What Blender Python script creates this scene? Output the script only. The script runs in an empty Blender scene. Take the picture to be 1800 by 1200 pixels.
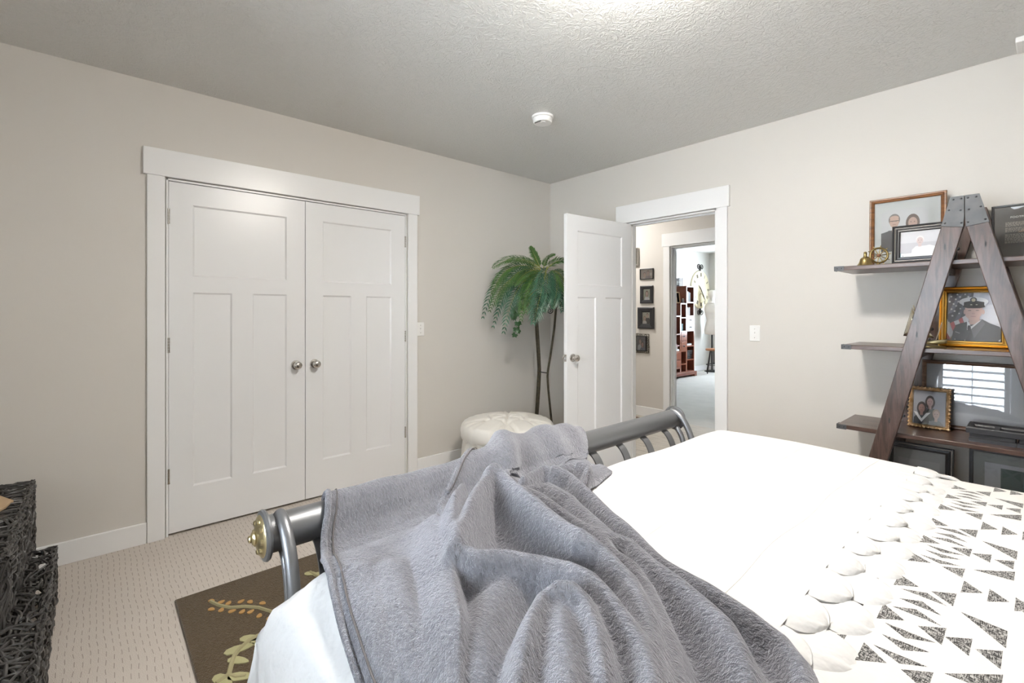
import bpy, bmesh, math, random
import numpy as np
from mathutils import Vector, Matrix
random.seed(7); rng = np.random.default_rng(7)
PI = math.pi
sc = bpy.context.scene
C = sc.collection

# ------------------------------------------------------------------ camera
CAMZ = 1.37; YAW = math.radians(48.47); FPX = 830.0; HOR = 547.0
cd = bpy.data.cameras.new('camera'); cam = bpy.data.objects.new('camera', cd); C.objects.link(cam)
cam.location = (0, 0, CAMZ); cam.rotation_euler = (PI/2, 0, YAW)
cd.sensor_width = 36; cd.lens = FPX/1800*36; cd.shift_y = -(600-HOR)/1800; cd.clip_start = 0.02
sc.camera = cam
# ------------------------------------------------------------------ sky, exposure
w = bpy.data.worlds.new('sky'); sc.world = w; w.use_nodes = True
w.node_tree.nodes['Background'].inputs[0].default_value = (0.80, 0.90, 1.0, 1)
w.node_tree.nodes['Background'].inputs[1].default_value = 23.0
sc.view_settings.view_transform = 'Standard'; sc.view_settings.look = 'None'
sc.view_settings.gamma = 1.0; sc.view_settings.use_curve_mapping = False
sc.view_settings.exposure = 0.42
sc.cycles.diffuse_bounces = 8; sc.cycles.max_bounces = 14
LAMP = 165.0          # bedroom ceiling dome
def portal(name, loc, rot, sx, sy):     # portals only guide sampling of the sky through a real window opening
    l = bpy.data.lights.new(name, 'AREA'); l.shape = 'RECTANGLE'; l.size = sx; l.size_y = sy
    l.cycles.is_portal = True
    o = bpy.data.objects.new(name, l); o.location = loc; o.rotation_euler = rot; C.objects.link(o)

# ------------------------------------------------------------------ pixel helpers (authoring: photo pixel + a known plane -> world point)
FW = (-math.sin(YAW), math.cos(YAW)); RT = (math.cos(YAW), math.sin(YAW))
def ray(px, py):
    u = (px-900)/FPX; v = (HOR-py)/FPX
    return Vector((FW[0]+u*RT[0], FW[1]+u*RT[1], v))
def PX(px, py, X): d = ray(px, py); t = X/d.x; return Vector((X, d.y*t, CAMZ+d.z*t))
def PY(px, py, Y): d = ray(px, py); t = Y/d.y; return Vector((d.x*t, Y, CAMZ+d.z*t))
def PZ(px, py, Z): d = ray(px, py); t = (Z-CAMZ)/d.z; return Vector((d.x*t, d.y*t, Z))

# ------------------------------------------------------------------ materials
M = {}
def nodes(m): return m.node_tree.nodes, m.node_tree.links
def mat(name, col, rough=0.5, metal=0.0, bump=None, var=None, sheen=0, coat=0, emit=None, spec=None, trans=0):
    """bump=(scale, strength, distance), var=(scale, amount, second colour)"""
    m = bpy.data.materials.new(name); m.use_nodes = True; N, L = nodes(m); b = N['Principled BSDF']
    b.inputs['Base Color'].default_value = (*col, 1); b.inputs['Roughness'].default_value = rough
    b.inputs['Metallic'].default_value = metal
    if spec is not None: b.inputs['Specular IOR Level'].default_value = spec
    if coat: b.inputs['Coat Weight'].default_value = coat; b.inputs['Coat Roughness'].default_value = 0.2
    if sheen: b.inputs['Sheen Weight'].default_value = sheen; b.inputs['Sheen Roughness'].default_value = 0.4
    if trans: b.inputs['Transmission Weight'].default_value = trans
    if emit: b.inputs['Emission Color'].default_value = (*emit[0], 1); b.inputs['Emission Strength'].default_value = emit[1]
    if bump or var:
        tc = N.new('ShaderNodeTexCoord')
    if var:
        n = N.new('ShaderNodeTexNoise'); n.inputs['Scale'].default_value = var[0]; n.inputs['Detail'].default_value = 4
        L.new(tc.outputs['Object'], n.inputs['Vector'])
        x = N.new('ShaderNodeMix'); x.data_type = 'RGBA'
        x.inputs['A'].default_value = (*col, 1); x.inputs['B'].default_value = (*var[2], 1)
        r = N.new('ShaderNodeMapRange'); r.inputs[1].default_value = .35; r.inputs[2].default_value = .65; r.inputs[4].default_value = var[1]
        L.new(n.outputs[0], r.inputs[0]); L.new(r.outputs[0], x.inputs['Factor']); L.new(x.outputs['Result'], b.inputs['Base Color'])
    if bump:
        n = N.new('ShaderNodeTexNoise'); n.inputs['Scale'].default_value = bump[0]; n.inputs['Detail'].default_value = 3
        L.new(tc.outputs['Object'], n.inputs['Vector'])
        bp = N.new('ShaderNodeBump'); bp.inputs['Strength'].default_value = bump[1]; bp.inputs['Distance'].default_value = bump[2]
        L.new(n.outputs[0], bp.inputs['Height']); L.new(bp.outputs[0], b.inputs['Normal'])
    M[name] = m; return m
_pm = {}
def pm(col, rough=0.5):
    k = (tuple(col), rough)
    if k not in _pm: _pm[k] = mat('print_%d' % len(_pm), col, rough)
    return _pm[k]

WALLC = (0.665, 0.638, 0.60)
mat('wall_paint', WALLC, 0.55, bump=(220, .12, .002), spec=.35)
mat('white_trim', (0.84, 0.845, 0.85), 0.30)
mat('door_white', (0.82, 0.828, 0.84), 0.30)
mat('plastic_white', (0.85, 0.85, 0.84), 0.35)
mat('nickel', (0.62, 0.60, 0.57), 0.22, 1)
mat('slot_dark', (0.03, 0.03, 0.03), 0.6)
mat('pewter', (0.225, 0.23, 0.242), 0.37, 0.7)
mat('brass', (0.62, 0.54, 0.33), 0.3, 1, bump=(60, .2, .002))
mat('old_brass', (0.40, 0.30, 0.13), 0.33, 1)
mat('quilt_white', (0.62, 0.622, 0.625), 0.85, bump=(22, .65, .014), sheen=.15)
mat('quilt_seam', (0.62, 0.61, 0.59), 0.85, bump=(30, .4, .008))
mat('mattress', (0.8, 0.8, 0.8), 0.8)
mat('black_wood', (0.022, 0.022, 0.025), 0.35)
mat('black_bead', (0.10, 0.10, 0.11), 0.25, .4)
mat('gold_frame', (0.72, 0.45, 0.12), 0.3, 1, bump=(120, .25, .002))
mat('gold_ornate', (0.42, 0.27, 0.13), 0.38, .85, bump=(90, .9, .006), var=(30, .8, (.70, .52, .34)))
mat('matboard', (0.52, 0.54, 0.53), 0.8)
mat('matboard_grey', (0.40, 0.42, 0.43), 0.8)
mat('frame_back', (0.25, 0.17, 0.1), 0.8)
mat('metal_plate', (0.085, 0.088, 0.092), 0.5, .5, var=(18, .6, (.13, .132, .137)))
mat('bolt', (0.05, 0.05, 0.055), 0.4, .8)
mat('iron', (0.025, 0.024, 0.023), 0.5, .5)
mat('stand_bronze', (0.10, 0.085, 0.055), 0.45, .6, var=(40, .7, (.045, .04, .03)))
mat('ottoman', (0.76, 0.74, 0.69), 0.62, bump=(90, .15, .003), sheen=.2)
mat('wicker', (0.028, 0.027, 0.0265), 0.38, var=(25, .8, (.075, .072, .07)))
mat('tan_felt', (0.50, 0.36, 0.22), 0.8)
mat('hall_rug', (0.14, 0.085, 0.055), 0.95, bump=(150, .5, .004))
mat('carpet_room', (0.56, 0.55, 0.52), 0.95, bump=(120, .5, .006), var=(5, .5, (.47, .465, .44)))
mat('closet_dark', (0.3, 0.28, 0.26), 0.8)
mat('leaf_deep', (0.022, 0.085, 0.045), 0.38, var=(14, .9, (.045, .13, .075)))
mat('leaf_fresh', (0.07, 0.16, 0.028), 0.42, var=(14, .9, (.045, .11, .028)))
mat('rachis', (0.28, 0.30, 0.06), 0.5)
mat('ivy', (0.018, 0.065, 0.02), 0.4, var=(20, .8, (.04, .10, .03)))
mat('basket_pot', (0.022, 0.020, 0.016), 0.7, bump=(80, .6, .006))
mat('cherry', (0.19, 0.055, 0.028), 0.38, var=(10, .6, (.12, .035, .02)))
mat('cherry_gloss', (0.24, 0.075, 0.040), 0.24)
mat('shelf_white', (0.80, 0.79, 0.77), 0.5)
mat('clock_face', (0.78, 0.72, 0.52), 0.6, var=(4, .6, (.70, .63, .42)))
mat('ink', (0.05, 0.04, 0.035), 0.6)
mat('linen', (0.78, 0.75, 0.69), 0.85, bump=(200, .2, .002))
mat('stool_seat', (0.36, 0.16, 0.07), 0.4)
mat('louver', (0.85, 0.85, 0.85), 0.4)
mat('dome_glass', (0.9, 0.88, 0.84), 0.4, emit=((1.0, 0.945, 0.87), LAMP))
mat('hall_dome', (0.9, 0.88, 0.84), 0.4, emit=((1.0, 0.97, 0.93), 62))
mat('tag', (0.8, 0.8, 0.78), .6)

def glass_mat():
    m = bpy.data.materials.new('picture_glass'); m.use_nodes = True; N, L = nodes(m)
    for n in list(N): N.remove(n)
    o = N.new('ShaderNodeOutputMaterial'); mx = N.new('ShaderNodeMixShader'); t = N.new('ShaderNodeBsdfTransparent')
    g = N.new('ShaderNodeBsdfGlossy'); g.inputs['Roughness'].default_value = .02
    f = N.new('ShaderNodeFresnel'); f.inputs['IOR'].default_value = 1.6
    L.new(f.outputs[0], mx.inputs[0]); L.new(t.outputs[0], mx.inputs[1]); L.new(g.outputs[0], mx.inputs[2]); L.new(mx.outputs[0], o.inputs[0])
    M['glass'] = m
glass_mat()

def math_node(N, op, a=None, b=None, c=None):
    n = N.new('ShaderNodeMath'); n.operation = op
    for i, v in enumerate((a, b, c)):
        if isinstance(v, (int, float)): n.inputs[i].default_value = v
        elif v is not None: n.id_data.links.new(v, n.inputs[i])
    return n.outputs[0]

def ceiling_mat():
    m = mat('ceiling_paint', (0.69, 0.69, 0.675), 0.40, spec=.5); N, L = nodes(m); b = N['Principled BSDF']
    tc = N.new('ShaderNodeTexCoord')
    n1 = N.new('ShaderNodeTexNoise'); n1.inputs['Scale'].default_value = 11; n1.inputs['Detail'].default_value = 3; n1.inputs['Distortion'].default_value = 1.6
    v = N.new('ShaderNodeTexNoise'); v.inputs['Scale'].default_value = 34; v.inputs['Detail'].default_value = 2; v.inputs['Distortion'].default_value = 1.0
    L.new(tc.outputs['Object'], n1.inputs['Vector']); L.new(tc.outputs['Object'], v.inputs['Vector'])
    a = math_node(N, 'ABSOLUTE', math_node(N, 'SUBTRACT', n1.outputs[0], .5)); a = math_node(N, 'MINIMUM', a, .08)
    c = math_node(N, 'ABSOLUTE', math_node(N, 'SUBTRACT', v.outputs[0], .5)); c = math_node(N, 'MINIMUM', c, .09)
    s = math_node(N, 'ADD', math_node(N, 'MULTIPLY', a, 3.0), math_node(N, 'MULTIPLY', c, 2.5))
    bp = N.new('ShaderNodeBump'); bp.inputs['Strength'].default_value = .7; bp.inputs['Distance'].default_value = .008; bp.invert = True
    L.new(s, bp.inputs['Height']); L.new(bp.outputs[0], b.inputs['Normal'])
ceiling_mat()

def carpet_mat():
    m = mat('carpet', (0.45, 0.41, 0.375), 0.95, spec=.1); N, L = nodes(m); b = N['Principled BSDF']
    tc = N.new('ShaderNodeTexCoord'); s = N.new('ShaderNodeSeparateXYZ'); L.new(tc.outputs['Object'], s.inputs[0])
    nz = N.new('ShaderNodeTexNoise'); nz.inputs['Scale'].default_value = 5; L.new(tc.outputs['Object'], nz.inputs['Vector'])
    yy = math_node(N, 'ADD', s.outputs['Y'], math_node(N, 'MULTIPLY', nz.outputs[0], .03))
    row = math_node(N, 'DIVIDE', yy, .0235)
    rid = math_node(N, 'FLOOR', row); rf = math_node(N, 'FRACT', row)
    wn = N.new('ShaderNodeTexWhiteNoise'); wn.noise_dimensions = '1D'; L.new(rid, wn.inputs['W'])
    xx = math_node(N, 'ADD', math_node(N, 'DIVIDE', s.outputs['X'], .062), math_node(N, 'MULTIPLY', wn.outputs['Value'], 7.3))
    xf = math_node(N, 'FRACT', xx)
    dash = math_node(N, 'MULTIPLY', math_node(N, 'LESS_THAN', rf, .11), math_node(N, 'LESS_THAN', xf, .58))
    fine = N.new('ShaderNodeTexNoise'); fine.inputs['Scale'].default_value = 260; fine.inputs['Detail'].default_value = 2; L.new(tc.outputs['Object'], fine.inputs['Vector'])
    big = N.new('ShaderNodeTexNoise'); big.inputs['Scale'].default_value = 3.5; big.inputs['Detail'].default_value = 3; L.new(tc.outputs['Object'], big.inputs['Vector'])
    x1 = N.new('ShaderNodeMix'); x1.data_type = 'RGBA'; x1.inputs['A'].default_value = (0.54, 0.485, 0.435, 1); x1.inputs['B'].default_value = (0.68, 0.625, 0.575, 1)
    L.new(math_node(N, 'ADD', math_node(N, 'MULTIPLY', fine.outputs[0], .6), math_node(N, 'MULTIPLY', big.outputs[0], .4)), x1.inputs['Factor'])
    x2 = N.new('ShaderNodeMix'); x2.data_type = 'RGBA'; x2.inputs['B'].default_value = (0.24, 0.20, 0.165, 1)
    L.new(math_node(N, 'MULTIPLY', dash, .62), x2.inputs['Factor']); L.new(x1.outputs['Result'], x2.inputs['A']); L.new(x2.outputs['Result'], b.inputs['Base Color'])
    h = math_node(N, 'SUBTRACT', fine.outputs[0], math_node(N, 'MULTIPLY', dash, .8))
    bp = N.new('ShaderNodeBump'); bp.inputs['Strength'].default_value = .6; bp.inputs['Distance'].default_value = .004
    L.new(h, bp.inputs['Height']); L.new(bp.outputs[0], b.inputs['Normal'])
carpet_mat()

def wood_mat(name, c1, c2, c3, rough=.38, axis=0, scale=1.0, coat=0, bump=.25):
    m = mat(name, c1, rough, coat=coat); N, L = nodes(m); b = N['Principled BSDF']
    tc = N.new('ShaderNodeTexCoord'); mp = N.new('ShaderNodeMapping'); sc_ = [16*scale]*3; sc_[axis] = 1.6*scale
    mp.inputs['Scale'].default_value = sc_; L.new(tc.outputs['Object'], mp.inputs[0])
    n = N.new('ShaderNodeTexNoise'); n.inputs['Scale'].default_value = 3; n.inputs['Detail'].default_value = 6; n.inputs['Roughness'].default_value = .62; n.inputs['Distortion'].default_value = .8
    L.new(mp.outputs[0], n.inputs['Vector'])
    r = N.new('ShaderNodeValToRGB'); e = r.color_ramp.elements
    e[0].position = .33; e[0].color = (*c2, 1); e[1].position = .68; e[1].color = (*c3, 1)
    k = e.new(.5); k.color = (*c1, 1)
    L.new(n.outputs[0], r.inputs[0]); L.new(r.outputs[0], b.inputs['Base Color'])
    bp = N.new('ShaderNodeBump'); bp.inputs['Strength'].default_value = bump; bp.inputs['Distance'].default_value = .003
    L.new(n.outputs[0], bp.inputs['Height']); L.new(bp.outputs[0], b.inputs['Normal'])
    return m
wood_mat('ladder_leg', (.075, .045, .036), (.030, .019, .016), (.12, .075, .062), .36, axis=2, coat=.3)
wood_mat('ladder_shelf', (.085, .045, .033), (.035, .019, .015), (.13, .075, .055), .33, axis=0, coat=.3)
wood_mat('frame_brown', (.20, .085, .03), (.10, .04, .016), (.28, .13, .05), .35, axis=0)
wood_mat('frame_walnut', (.10, .050, .028), (.045, .022, .014), (.15, .08, .045), .35, axis=0)
wood_mat('plank', (.50, .46, .40), (.40, .36, .31), (.57, .53, .47), .45, axis=0, bump=.1)

def rug_mat():
    mat('rug', (0.085, 0.060, 0.034), 0.97, bump=(190, .8, .006), var=(70, .7, (.125, .092, .055)), sheen=.25, spec=.1)
rug_mat()
mat('vine', (0.36, 0.33, 0.19), 0.95, bump=(160, .5, .004)); mat('vine_leaf', (0.42, 0.40, 0.22), 0.95, bump=(160, .5, .004)); mat('vine_berry', (0.46, 0.27, 0.10), 0.95)

def fleece_mat():
    m = mat('fleece', (0.235, 0.235, 0.262), 0.95, sheen=.75, spec=.1); N, L = nodes(m); b = N['Principled BSDF']
    b.inputs['Sheen Roughness'].default_value = .35; b.inputs['Sheen Tint'].default_value = (.85, .86, .95, 1)
    tc = N.new('ShaderNodeTexCoord'); mp = N.new('ShaderNodeMapping'); mp.inputs['Rotation'].default_value = (0, 0, .6); mp.inputs['Scale'].default_value = (1.0, 2.4, 1.0)
    L.new(tc.outputs['Object'], mp.inputs[0])
    n = N.new('ShaderNodeTexNoise'); n.inputs['Scale'].default_value = 85; n.inputs['Detail'].default_value = 3; n.inputs['Roughness'].default_value = .6; n.inputs['Distortion'].default_value = .6
    L.new(mp.outputs[0], n.inputs['Vector'])
    n2 = N.new('ShaderNodeTexNoise'); n2.inputs['Scale'].default_value = 14; n2.inputs['Detail'].default_value = 3; L.new(tc.outputs['Object'], n2.inputs['Vector'])
    n3 = N.new('ShaderNodeTexNoise'); n3.inputs['Scale'].default_value = 420; L.new(tc.outputs['Object'], n3.inputs['Vector'])
    r = N.new('ShaderNodeMapRange'); r.inputs[1].default_value = .32; r.inputs[2].default_value = .68
    L.new(math_node(N, 'ADD', math_node(N, 'MULTIPLY', n.outputs[0], .65), math_node(N, 'MULTIPLY', n2.outputs[0], .35)), r.inputs[0])
    x = N.new('ShaderNodeMix'); x.data_type = 'RGBA'; x.inputs['A'].default_value = (0.155, 0.157, 0.178, 1); x.inputs['B'].default_value = (0.272, 0.276, 0.305, 1)
    L.new(r.outputs[0], x.inputs['Factor']); L.new(x.outputs['Result'], b.inputs['Base Color'])
    bp = N.new('ShaderNodeBump'); bp.inputs['Strength'].default_value = .95; bp.inputs['Distance'].default_value = .009
    L.new(math_node(N, 'ADD', n.outputs[0], math_node(N, 'MULTIPLY', n3.outputs[0], .35)), bp.inputs['Height']); L.new(bp.outputs[0], b.inputs['Normal'])
fleece_mat()
mat('fleece_hem', (0.19, 0.185, 0.20), 0.95, sheen=.5, bump=(200, .5, .003)); mat('thread', (.12, .11, .11), .9)

def pattern_mat():
    m = mat('quilt_pattern', (0.85, 0.82, 0.77), 0.88, sheen=.1); N, L = nodes(m); b = N['Principled BSDF']
    tc = N.new('ShaderNodeTexCoord'); at_ = N.new('ShaderNodeAttribute'); at_.attribute_name = 'cloth_arc'; s = N.new('ShaderNodeSeparateXYZ'); L.new(at_.outputs['Vector'], s.inputs[0])
    xt = math_node(N, 'PINGPONG', math_node(N, 'ADD', s.outputs['X'], .21), .182)
    yt = math_node(N, 'PINGPONG', math_node(N, 'SUBTRACT', s.outputs['Y'], 1.065), .215)
    cx = N.new('ShaderNodeCombineXYZ'); L.new(xt, cx.inputs[0]); L.new(yt, cx.inputs[1])
    def iso(b_, a, y, hw=.029): return [(b_, y-hw), (b_, y+hw), (a, y)]
    tris = [iso(.012, .047, 0), iso(.012, .047, .143), iso(.098, .064, 0), iso(.098, .064, .143), iso(.130, .099, 0, .028),
            iso(.165, .135, 0, .028), iso(.102, .131, .215, .032), iso(.138, .166, .215, .032), iso(.173, .20, .215, .032),
            [(.109, .104), (.168, .040), (.168, .098)],
            [(.024, .031), (.055, .053), (.092, .029)], [(.027, .069), (.058, .090), (.088, .064)], [(.023, .109), (.060, .130), (.091, .106)]]
    acc = None
    for t in tris:
        P = [Vector(p) for p in t]; cen = (P[0]+P[1]+P[2])/3; mn = None
        for i in range(3):
            a, c = P[i], P[(i+1) % 3]; e = c-a; n = Vector((-e.y, e.x)).normalized()
            if n.dot(cen-a) < 0: n = -n
            d = N.new('ShaderNodeVectorMath'); d.operation = 'DOT_PRODUCT'; L.new(cx.outputs[0], d.inputs[0]); d.inputs[1].default_value = (n.x, n.y, 0)
            v = math_node(N, 'SUBTRACT', d.outputs['Value'], n.dot(a))
            mn = v if mn is None else math_node(N, 'MINIMUM', mn, v)
        acc = mn if acc is None else math_node(N, 'MAXIMUM', acc, mn)
    ins = math_node(N, 'GREATER_THAN', acc, 0)
    def hatch(scx, scy):
        mp = N.new('ShaderNodeMapping'); mp.inputs['Scale'].default_value = (scx, scy, 1); L.new(at_.outputs['Vector'], mp.inputs[0])
        n = N.new('ShaderNodeTexNoise'); n.inputs['Scale'].default_value = 1; n.inputs['Detail'].default_value = 1; L.new(mp.outputs[0], n.inputs['Vector']); return n.outputs[0]
    hh = math_node(N, 'MAXIMUM', hatch(700, 90), hatch(90, 480))
    r = N.new('ShaderNodeMapRange'); r.inputs[1].default_value = .46; r.inputs[2].default_value = .58; r.inputs[3].default_value = .35; L.new(hh, r.inputs[0])
    x = N.new('ShaderNodeMix'); x.data_type = 'RGBA'; x.inputs['A'].default_value = (0.65, 0.64, 0.62, 1); x.inputs['B'].default_value = (0.022, 0.021, 0.022, 1)
    L.new(math_node(N, 'MULTIPLY', ins, r.outputs[0]), x.inputs['Factor']); L.new(x.outputs['Result'], b.inputs['Base Color'])
    q = N.new('ShaderNodeTexNoise'); q.inputs['Scale'].default_value = 28; L.new(tc.outputs['Object'], q.inputs['Vector'])
    bp = N.new('ShaderNodeBump'); bp.inputs['Strength'].default_value = .35; bp.inputs['Distance'].default_value = .008; L.new(q.outputs[0], bp.inputs['Height']); L.new(bp.outputs[0], b.inputs['Normal'])
pattern_mat()

# ------------------------------------------------------------------ mesh building
class MB:
    def __init__(s): s.v = []; s.f = []; s.mi = []; s.mats = []; s.cur = 0
    def m(s, name):
        mt = M[name] if isinstance(name, str) else name
        if mt not in s.mats: s.mats.append(mt)
        s.cur = s.mats.index(mt); return s
    def add(s, vs, fs):
        o = len(s.v); s.v += [tuple(p) for p in vs]
        for f in fs: s.f.append(tuple(i+o for i in f)); s.mi.append(s.cur)
        return s
    def box(s, a, b):
        x0, x1 = sorted((a[0], b[0])); y0, y1 = sorted((a[1], b[1])); z0, z1 = sorted((a[2], b[2]))
        v = [(x, y, z) for z in (z0, z1) for y in (y0, y1) for x in (x0, x1)]
        return s.add(v, [(0, 2, 3, 1), (4, 5, 7, 6), (0, 1, 5, 4), (2, 6, 7, 3), (0, 4, 6, 2), (1, 3, 7, 5)])
    def tube(s, pts, r, n=10, cap=True, flat=None):
        """sweep a circle (or an ellipse, flat=(ratio, up vector)) along pts; r number or list"""
        P = [Vector(p) for p in pts]; k = len(P); R = r if isinstance(r, (list, tuple)) else [r]*k
        T = [(P[min(i+1, k-1)]-P[max(i-1, 0)]).normalized() for i in range(k)]
        up = Vector((0, 0, 1)) if abs(T[0].z) < .9 else Vector((1, 0, 0))
        a = T[0].cross(up).normalized(); vs = []
        for i in range(k):
            a = (a - T[i]*a.dot(T[i])).normalized(); b_ = T[i].cross(a)
            for j in range(n):
                t = 2*PI*j/n; vs.append(P[i]+(a*math.cos(t)+b_*math.sin(t))*R[i])
        fs = [(i*n+j, i*n+(j+1) % n, (i+1)*n+(j+1) % n, (i+1)*n+j) for i in range(k-1) for j in range(n)]
        if cap: fs += [tuple(range(n))[::-1], tuple((k-1)*n+j for j in range(n))]
        return s.add(vs, fs)
    def bar(s, pts, wv, tv, wd, th):
        """flat bar: along pts, width wd along vector(s) wv, thickness th along tv"""
        vs = []; k = len(pts)
        for i, p in enumerate(pts):
            p = Vector(p); a = Vector(wv[i] if isinstance(wv, list) else wv)*wd/2; b_ = Vector(tv[i] if isinstance(tv, list) else tv)*th/2
            vs += [p-a-b_, p+a-b_, p+a+b_, p-a+b_]
        fs = [(i*4+j, i*4+(j+1) % 4, (i+1)*4+(j+1) % 4, (i+1)*4+j) for i in range(k-1) for j in range(4)]
        return s.add(vs, fs+[(3, 2, 1, 0), tuple((k-1)*4+j for j in range(4))])
    def lathe(s, prof, cen=(0, 0, 0), axis='z', n=24, mod=None):
        vs = []; fs = []; k = len(prof)
        for (r, h) in prof:
            for j in range(n):
                t = 2*PI*j/n; rr = r*(mod(t, h) if mod else 1); x, y = rr*math.cos(t), rr*math.sin(t)
                p = {'z': (x, y, h), 'y': (x, h, y), 'x': (h, x, y)}[axis]
                vs.append((p[0]+cen[0], p[1]+cen[1], p[2]+cen[2]))
        for i in range(k-1):
            for j in range(n): fs.append((i*n+j, i*n+(j+1) % n, (i+1)*n+(j+1) % n, (i+1)*n+j))
        fs += [tuple(range(n)), tuple((k-1)*n+j for j in range(n))]
        return s.add(vs, fs)
    def prism(s, poly, ax, h0, h1):
        """polygon in the plane of the two other axes, extruded along ax ('x','y','z')"""
        k = len(poly)
        def pt(p, h): return {'x': (h, p[0], p[1]), 'y': (p[0], h, p[1]), 'z': (p[0], p[1], h)}[ax]
        vs = [pt(p, h0) for p in poly]+[pt(p, h1) for p in poly]
        return s.add(vs, [tuple(range(k)), tuple(range(2*k-1, k-1, -1))]+[(i, (i+1) % k, (i+1) % k+k, i+k) for i in range(k)])
    def grid(s, vs, nu, nv, cu=False):
        fs = [(i*nv+j, i*nv+j+1, (i+1)*nv+j+1, (i+1)*nv+j) for i in range(nu-1) for j in range(nv-1)]
        return s.add(vs, fs)

def root_loc(p):
    while p.parent: p = p.parent
    return p.location
def obj(name, mb, m=None, parent=None, smooth=35, bevel=0, local=False, solid=0, sub=0, recalc=True):
    me = bpy.data.meshes.new(name)
    off = Vector((0, 0, 0))
    if parent is not None and not local: off = root_loc(parent)
    vs = [(p[0]-off.x, p[1]-off.y, p[2]-off.z) for p in mb.v] if off.length else mb.v
    me.from_pydata(vs, [], mb.f)
    if mb.mats:
        for k in mb.mats: me.materials.append(k)
        me.polygons.foreach_set('material_index', mb.mi)
    elif m is not None: me.materials.append(M[m] if isinstance(m, str) else m)
    if recalc:
        bm = bmesh.new(); bm.from_mesh(me); bmesh.ops.recalc_face_normals(bm, faces=bm.faces); bm.to_mesh(me); bm.free()
    if smooth:
        me.shade_smooth(); me.set_sharp_from_angle(angle=math.radians(smooth))
    me.update()
    o = bpy.data.objects.new(name, me); C.objects.link(o)
    if parent is not None: o.parent = parent
    if bevel:
        b = o.modifiers.new('bevel', 'BEVEL'); b.width = bevel; b.segments = 2; b.limit_method = 'ANGLE'; b.angle_limit = math.radians(40)
    if solid:
        d = o.modifiers.new('thickness', 'SOLIDIFY'); d.thickness = solid; d.offset = -1
    if sub:
        d = o.modifiers.new('subdivision', 'SUBSURF'); d.levels = sub; d.render_levels = sub
    return o
def tag(o, label, cat, group=None):
    o['label'] = label; o['category'] = cat
    if group: o['group'] = group
    return o
def thing(name, label, cat, loc=(0, 0, 0), rot=(0, 0, 0), group=None):
    o = bpy.data.objects.new(name, None); C.objects.link(o); o.location = loc; o.rotation_euler = rot
    o.empty_display_size = .05
    return tag(o, label, cat, group)
def struct(name, mb, m=None, parent=None, **k):
    o = obj(name, mb, m, parent, **k)
    if parent is None: o['kind'] = 'structure'
    return o
def B(a, b): return MB().box(a, b)
def clone(o, parent, **kw):
    c = o.copy(); C.objects.link(c); c.parent = parent; return c

# ------------------------------------------------------------------ room shell
XL, YF, XR, YN, H = -3.53, 3.68, 1.25, -1.2, 2.74
YH = 5.40; X2, Y2 = -5.30, 10.98
CY0, CY1, CZ = 0.327, 1.953, 2.178      # closet opening
DX0, DX1, DZ = -2.552, -1.722, 2.178    # bedroom door opening
struct('floor', B((XL-.12, YN-.12, -.1), (XR+.12, YF+.06, 0)), 'carpet')
struct('ceiling', B((XL-.12, YN-.12, H), (XR+.12, YF+.12, H+.1)), 'ceiling_paint')
struct('wall_left', MB().box((XL-.12, YN-.12, 0), (XL, CY0, H)).box((XL-.12, CY1, 0), (XL, YF+.12, H)).box((XL-.12, CY0, CZ), (XL, CY1, H)), 'wall_paint')
struct('wall_far', MB().box((XL, YF, 0), (DX0, YF+.12, H)).box((DX1, YF, 0), (XR+.12, YF+.12, H)).box((DX0, YF, DZ), (DX1, YF+.12, H)), 'wall_paint')
struct('wall_right', B((XR, YN-.12, 0), (XR+.12, YF, H)), 'wall_paint')
WX0, WX1, WZ0, WZ1 = -1.62, -.28, .80, 2.18
struct('wall_near', MB().box((XL, YN-.12, 0), (WX0, YN, H)).box((WX1, YN-.12, 0), (XR, YN, H)).box((WX0, YN-.12, 0), (WX1, YN, WZ0)).box((WX0, YN-.12, WZ1), (WX1, YN, H)), 'wall_paint')
struct('wall_closet', MB().box((XL-.72, CY0-.15, -.1), (XL-.70, CY1+.15, H)).box((XL-.70, CY0-.17, -.1), (XL-.12, CY0-.15, H)).box((XL-.70, CY1+.15, -.1), (XL-.12, CY1+.17, H)).box((XL-.70, CY0-.15, H-.02), (XL-.12, CY1+.15, H)).box((XL-.70, CY0-.15, -.1), (XL-.12, CY1+.15, -.002)), 'closet_dark')
BBH = .123
def baseboard(name, pts):
    mb = MB()
    for a, b in pts: mb.box(a, b)
    return struct(name, mb, 'white_trim', bevel=.003)
CW = .092
baseboard('baseboard_left', [((XL, YN, 0), (XL+.016, CY0-CW-.002, BBH)), ((XL, CY1+CW+.002, 0), (XL+.016, YF, BBH))])
baseboard('baseboard_far', [((XL, YF-.016, 0), (DX0-CW-.002, YF, BBH)), ((DX1+CW+.002, YF-.016, 0), (XR, YF, BBH))])
baseboard('baseboard_right', [((XR-.016, YN, 0), (XR, YF, BBH))])
baseboard('baseboard_near', [((XL, YN, 0), (XR, YN+.016, BBH))])

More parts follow.
